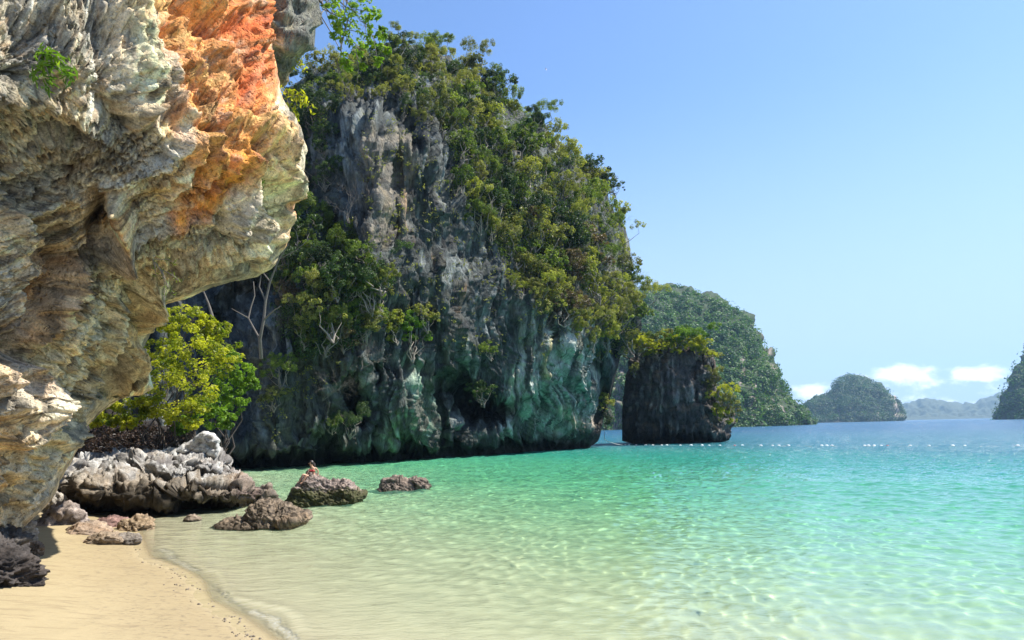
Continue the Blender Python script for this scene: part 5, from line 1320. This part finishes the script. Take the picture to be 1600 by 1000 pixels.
for hand, dx in ((B[11], 1), (B[15], -1)):      # five short fingers on each hand
    for k in range(5):
        h = Vector(hand); d = Vector((dx * (-.02 + .012 * k), -.05, -.01)); skin_mesh('finger', [h + Vector((.012 * (k - 2), 0, 0)), h + Vector((.014 * (k - 2), -.045, -.004)), h + Vector((.015 * (k - 2), -.08 + .012 * abs(k - 2), -.016))], [(0, 1), (1, 2)], [.009, .008, .006], mskin, per_, 1)
hv, hf = ICO[4]
hm = hv * np.array([.112, .118, .125]) + np.array([-.085, -.02, .735]); k = (hv[:, 0] < -.15) & (hv[:, 1] < .35) & (hv[:, 2] < .45); hm[k] += np.array([.09, .05, .0]); hm += .008 * fbm(hv[:, 0] * 4, hv[:, 1] * 4, hv[:, 2] * 9, 3)[:, None] * hv
hair = obj('hair', mesh_np('hair', hm, hf, mhair), per_)
hv_, hf_ = [], []
tube(hv_, hf_, [(-.02, .03, .72), (.02, .06, .62), (.04, .075, .52), (.045, .08, .42), (.04, .07, .34)], [.08, .085, .075, .055, .02], 8)
obj('hair_length', mesh_np('hair_length', np.array(hv_), np.array(hf_), mhair), hair)
obj('nose', mesh_np('nose', ICO[2][0] * np.array([.02, .014, .022]) + np.array([-.215, -.09, .695]), ICO[2][1], mskin), per_)
for dy in (-.045, .0): obj('eye', mesh_np('eye', ICO[2][0] * .012 + np.array([-.195, -.10 + dy, .725]), ICO[2][1], mhair), per_)
obj('mouth', mesh_np('mouth', ICO[2][0] * np.array([.01, .022, .007]) + np.array([-.198, -.09, .655]), ICO[2][1], mred), per_)
bv = ICO[3][0]
for dx in (-.095, .03): obj('bikini_cup', mesh_np('bikini_cup', bv * np.array([.068, .06, .06]) + np.array([dx - .02, -.085, .325]), ICO[3][1], mred), per_)
tv, tf = [], []
ring = [(-.02 + .15 * math.cos(a_), -.01 + .115 * math.sin(a_), .30) for a_ in np.linspace(0, 2 * math.pi, 17)]; tube(tv, tf, ring, [.018] * 17, 5)
obj('bikini_strap', mesh_np('bikini_strap', np.array(tv), np.array(tf), mred), per_)

# a bird far up over the bay
tv = [(-.5, 0, .12), (-.2, .12, .05), (-.15, -.1, .05), (0, .28, 0), (0, -.35, 0), (.15, -.1, .05), (.2, .12, .05), (.5, 0, .12), (0, .05, .07), (0, 0, -.07)]
me = bpy.data.meshes.new('bird'); me.from_pydata(tv, [], [(0, 2, 1), (1, 2, 8), (5, 7, 6), (5, 6, 8), (8, 3, 1), (8, 6, 3), (2, 4, 8), (4, 5, 8), (1, 3, 9), (3, 6, 9), (2, 1, 9), (6, 5, 9), (4, 2, 9), (5, 4, 9)]); me.materials.append(mhair)
o = obj('bird', me); o.location = unproj(853, 108, 190); o.rotation_euler = (R(60), R(70), 0); tag(o, 'tiny dark bird alone in the blue sky', 'bird')

# ------------------------------------------------------------------ haze
hz = bpy.data.meshes.new('haze'); bmh = bmesh.new(); bmesh.ops.create_cube(bmh, size=1)
for v in bmh.verts: v.co = Vector((v.co.x * 13600, v.co.y * 7200 + 3400, v.co.z * 640 + 300 - 31))
bmh.to_mesh(hz); bmh.free()
mh = bpy.data.materials.new('haze'); mh.use_nodes = True; t = NT(mh.node_tree)
pv = t.n('ShaderNodeVolumePrincipled', ins={'Color': (.42, .70, 1), 'Density': .00009, 'Anisotropy': .2})
om = t.n('ShaderNodeOutputMaterial'); t.set(om.inputs['Volume'], pv.outputs[0]); hz.materials.append(mh)
HAZE = True
if HAZE: o = obj('haze', hz); tag(o, 'thin sea haze paling the far hills', kind='stuff')

# pebbles and broken shell thrown up along the waterline
rgp = np.random.default_rng(77); Vp, Fp = ICO[2]; VV, FF, n0 = [], [], 0
for _ in range(420):
    f = rgp.random(); x = np.interp(f, [0, 1], [235, 440]) + rgp.normal() * 22 - 12; y = np.interp(f, [0, 1], [835, 1000]) + rgp.normal() * 10
    p_ = ground_hit(x, y, .03); z_, s_ = ground_z(np.array(p_[0]), np.array(p_[1]))
    if s_ > .3: continue
    r_ = rgp.uniform(.008, .03); VV.append(Vp * r_ * rgp.uniform(.5, 1.4, 3) + np.array([p_[0], p_[1], float(z_) + r_ * .2])); FF.append(Fp + n0); n0 += len(Vp)
mp = plain('pebble', (.20, .16, .11), .8, .5, 12, .2)
o = obj('pebbles', mesh_np('pebbles', np.concatenate(VV), np.concatenate(FF), mp)); tag(o, 'tiny pebbles and shell bits strewn along the waterline', 'pebbles', kind='stuff')
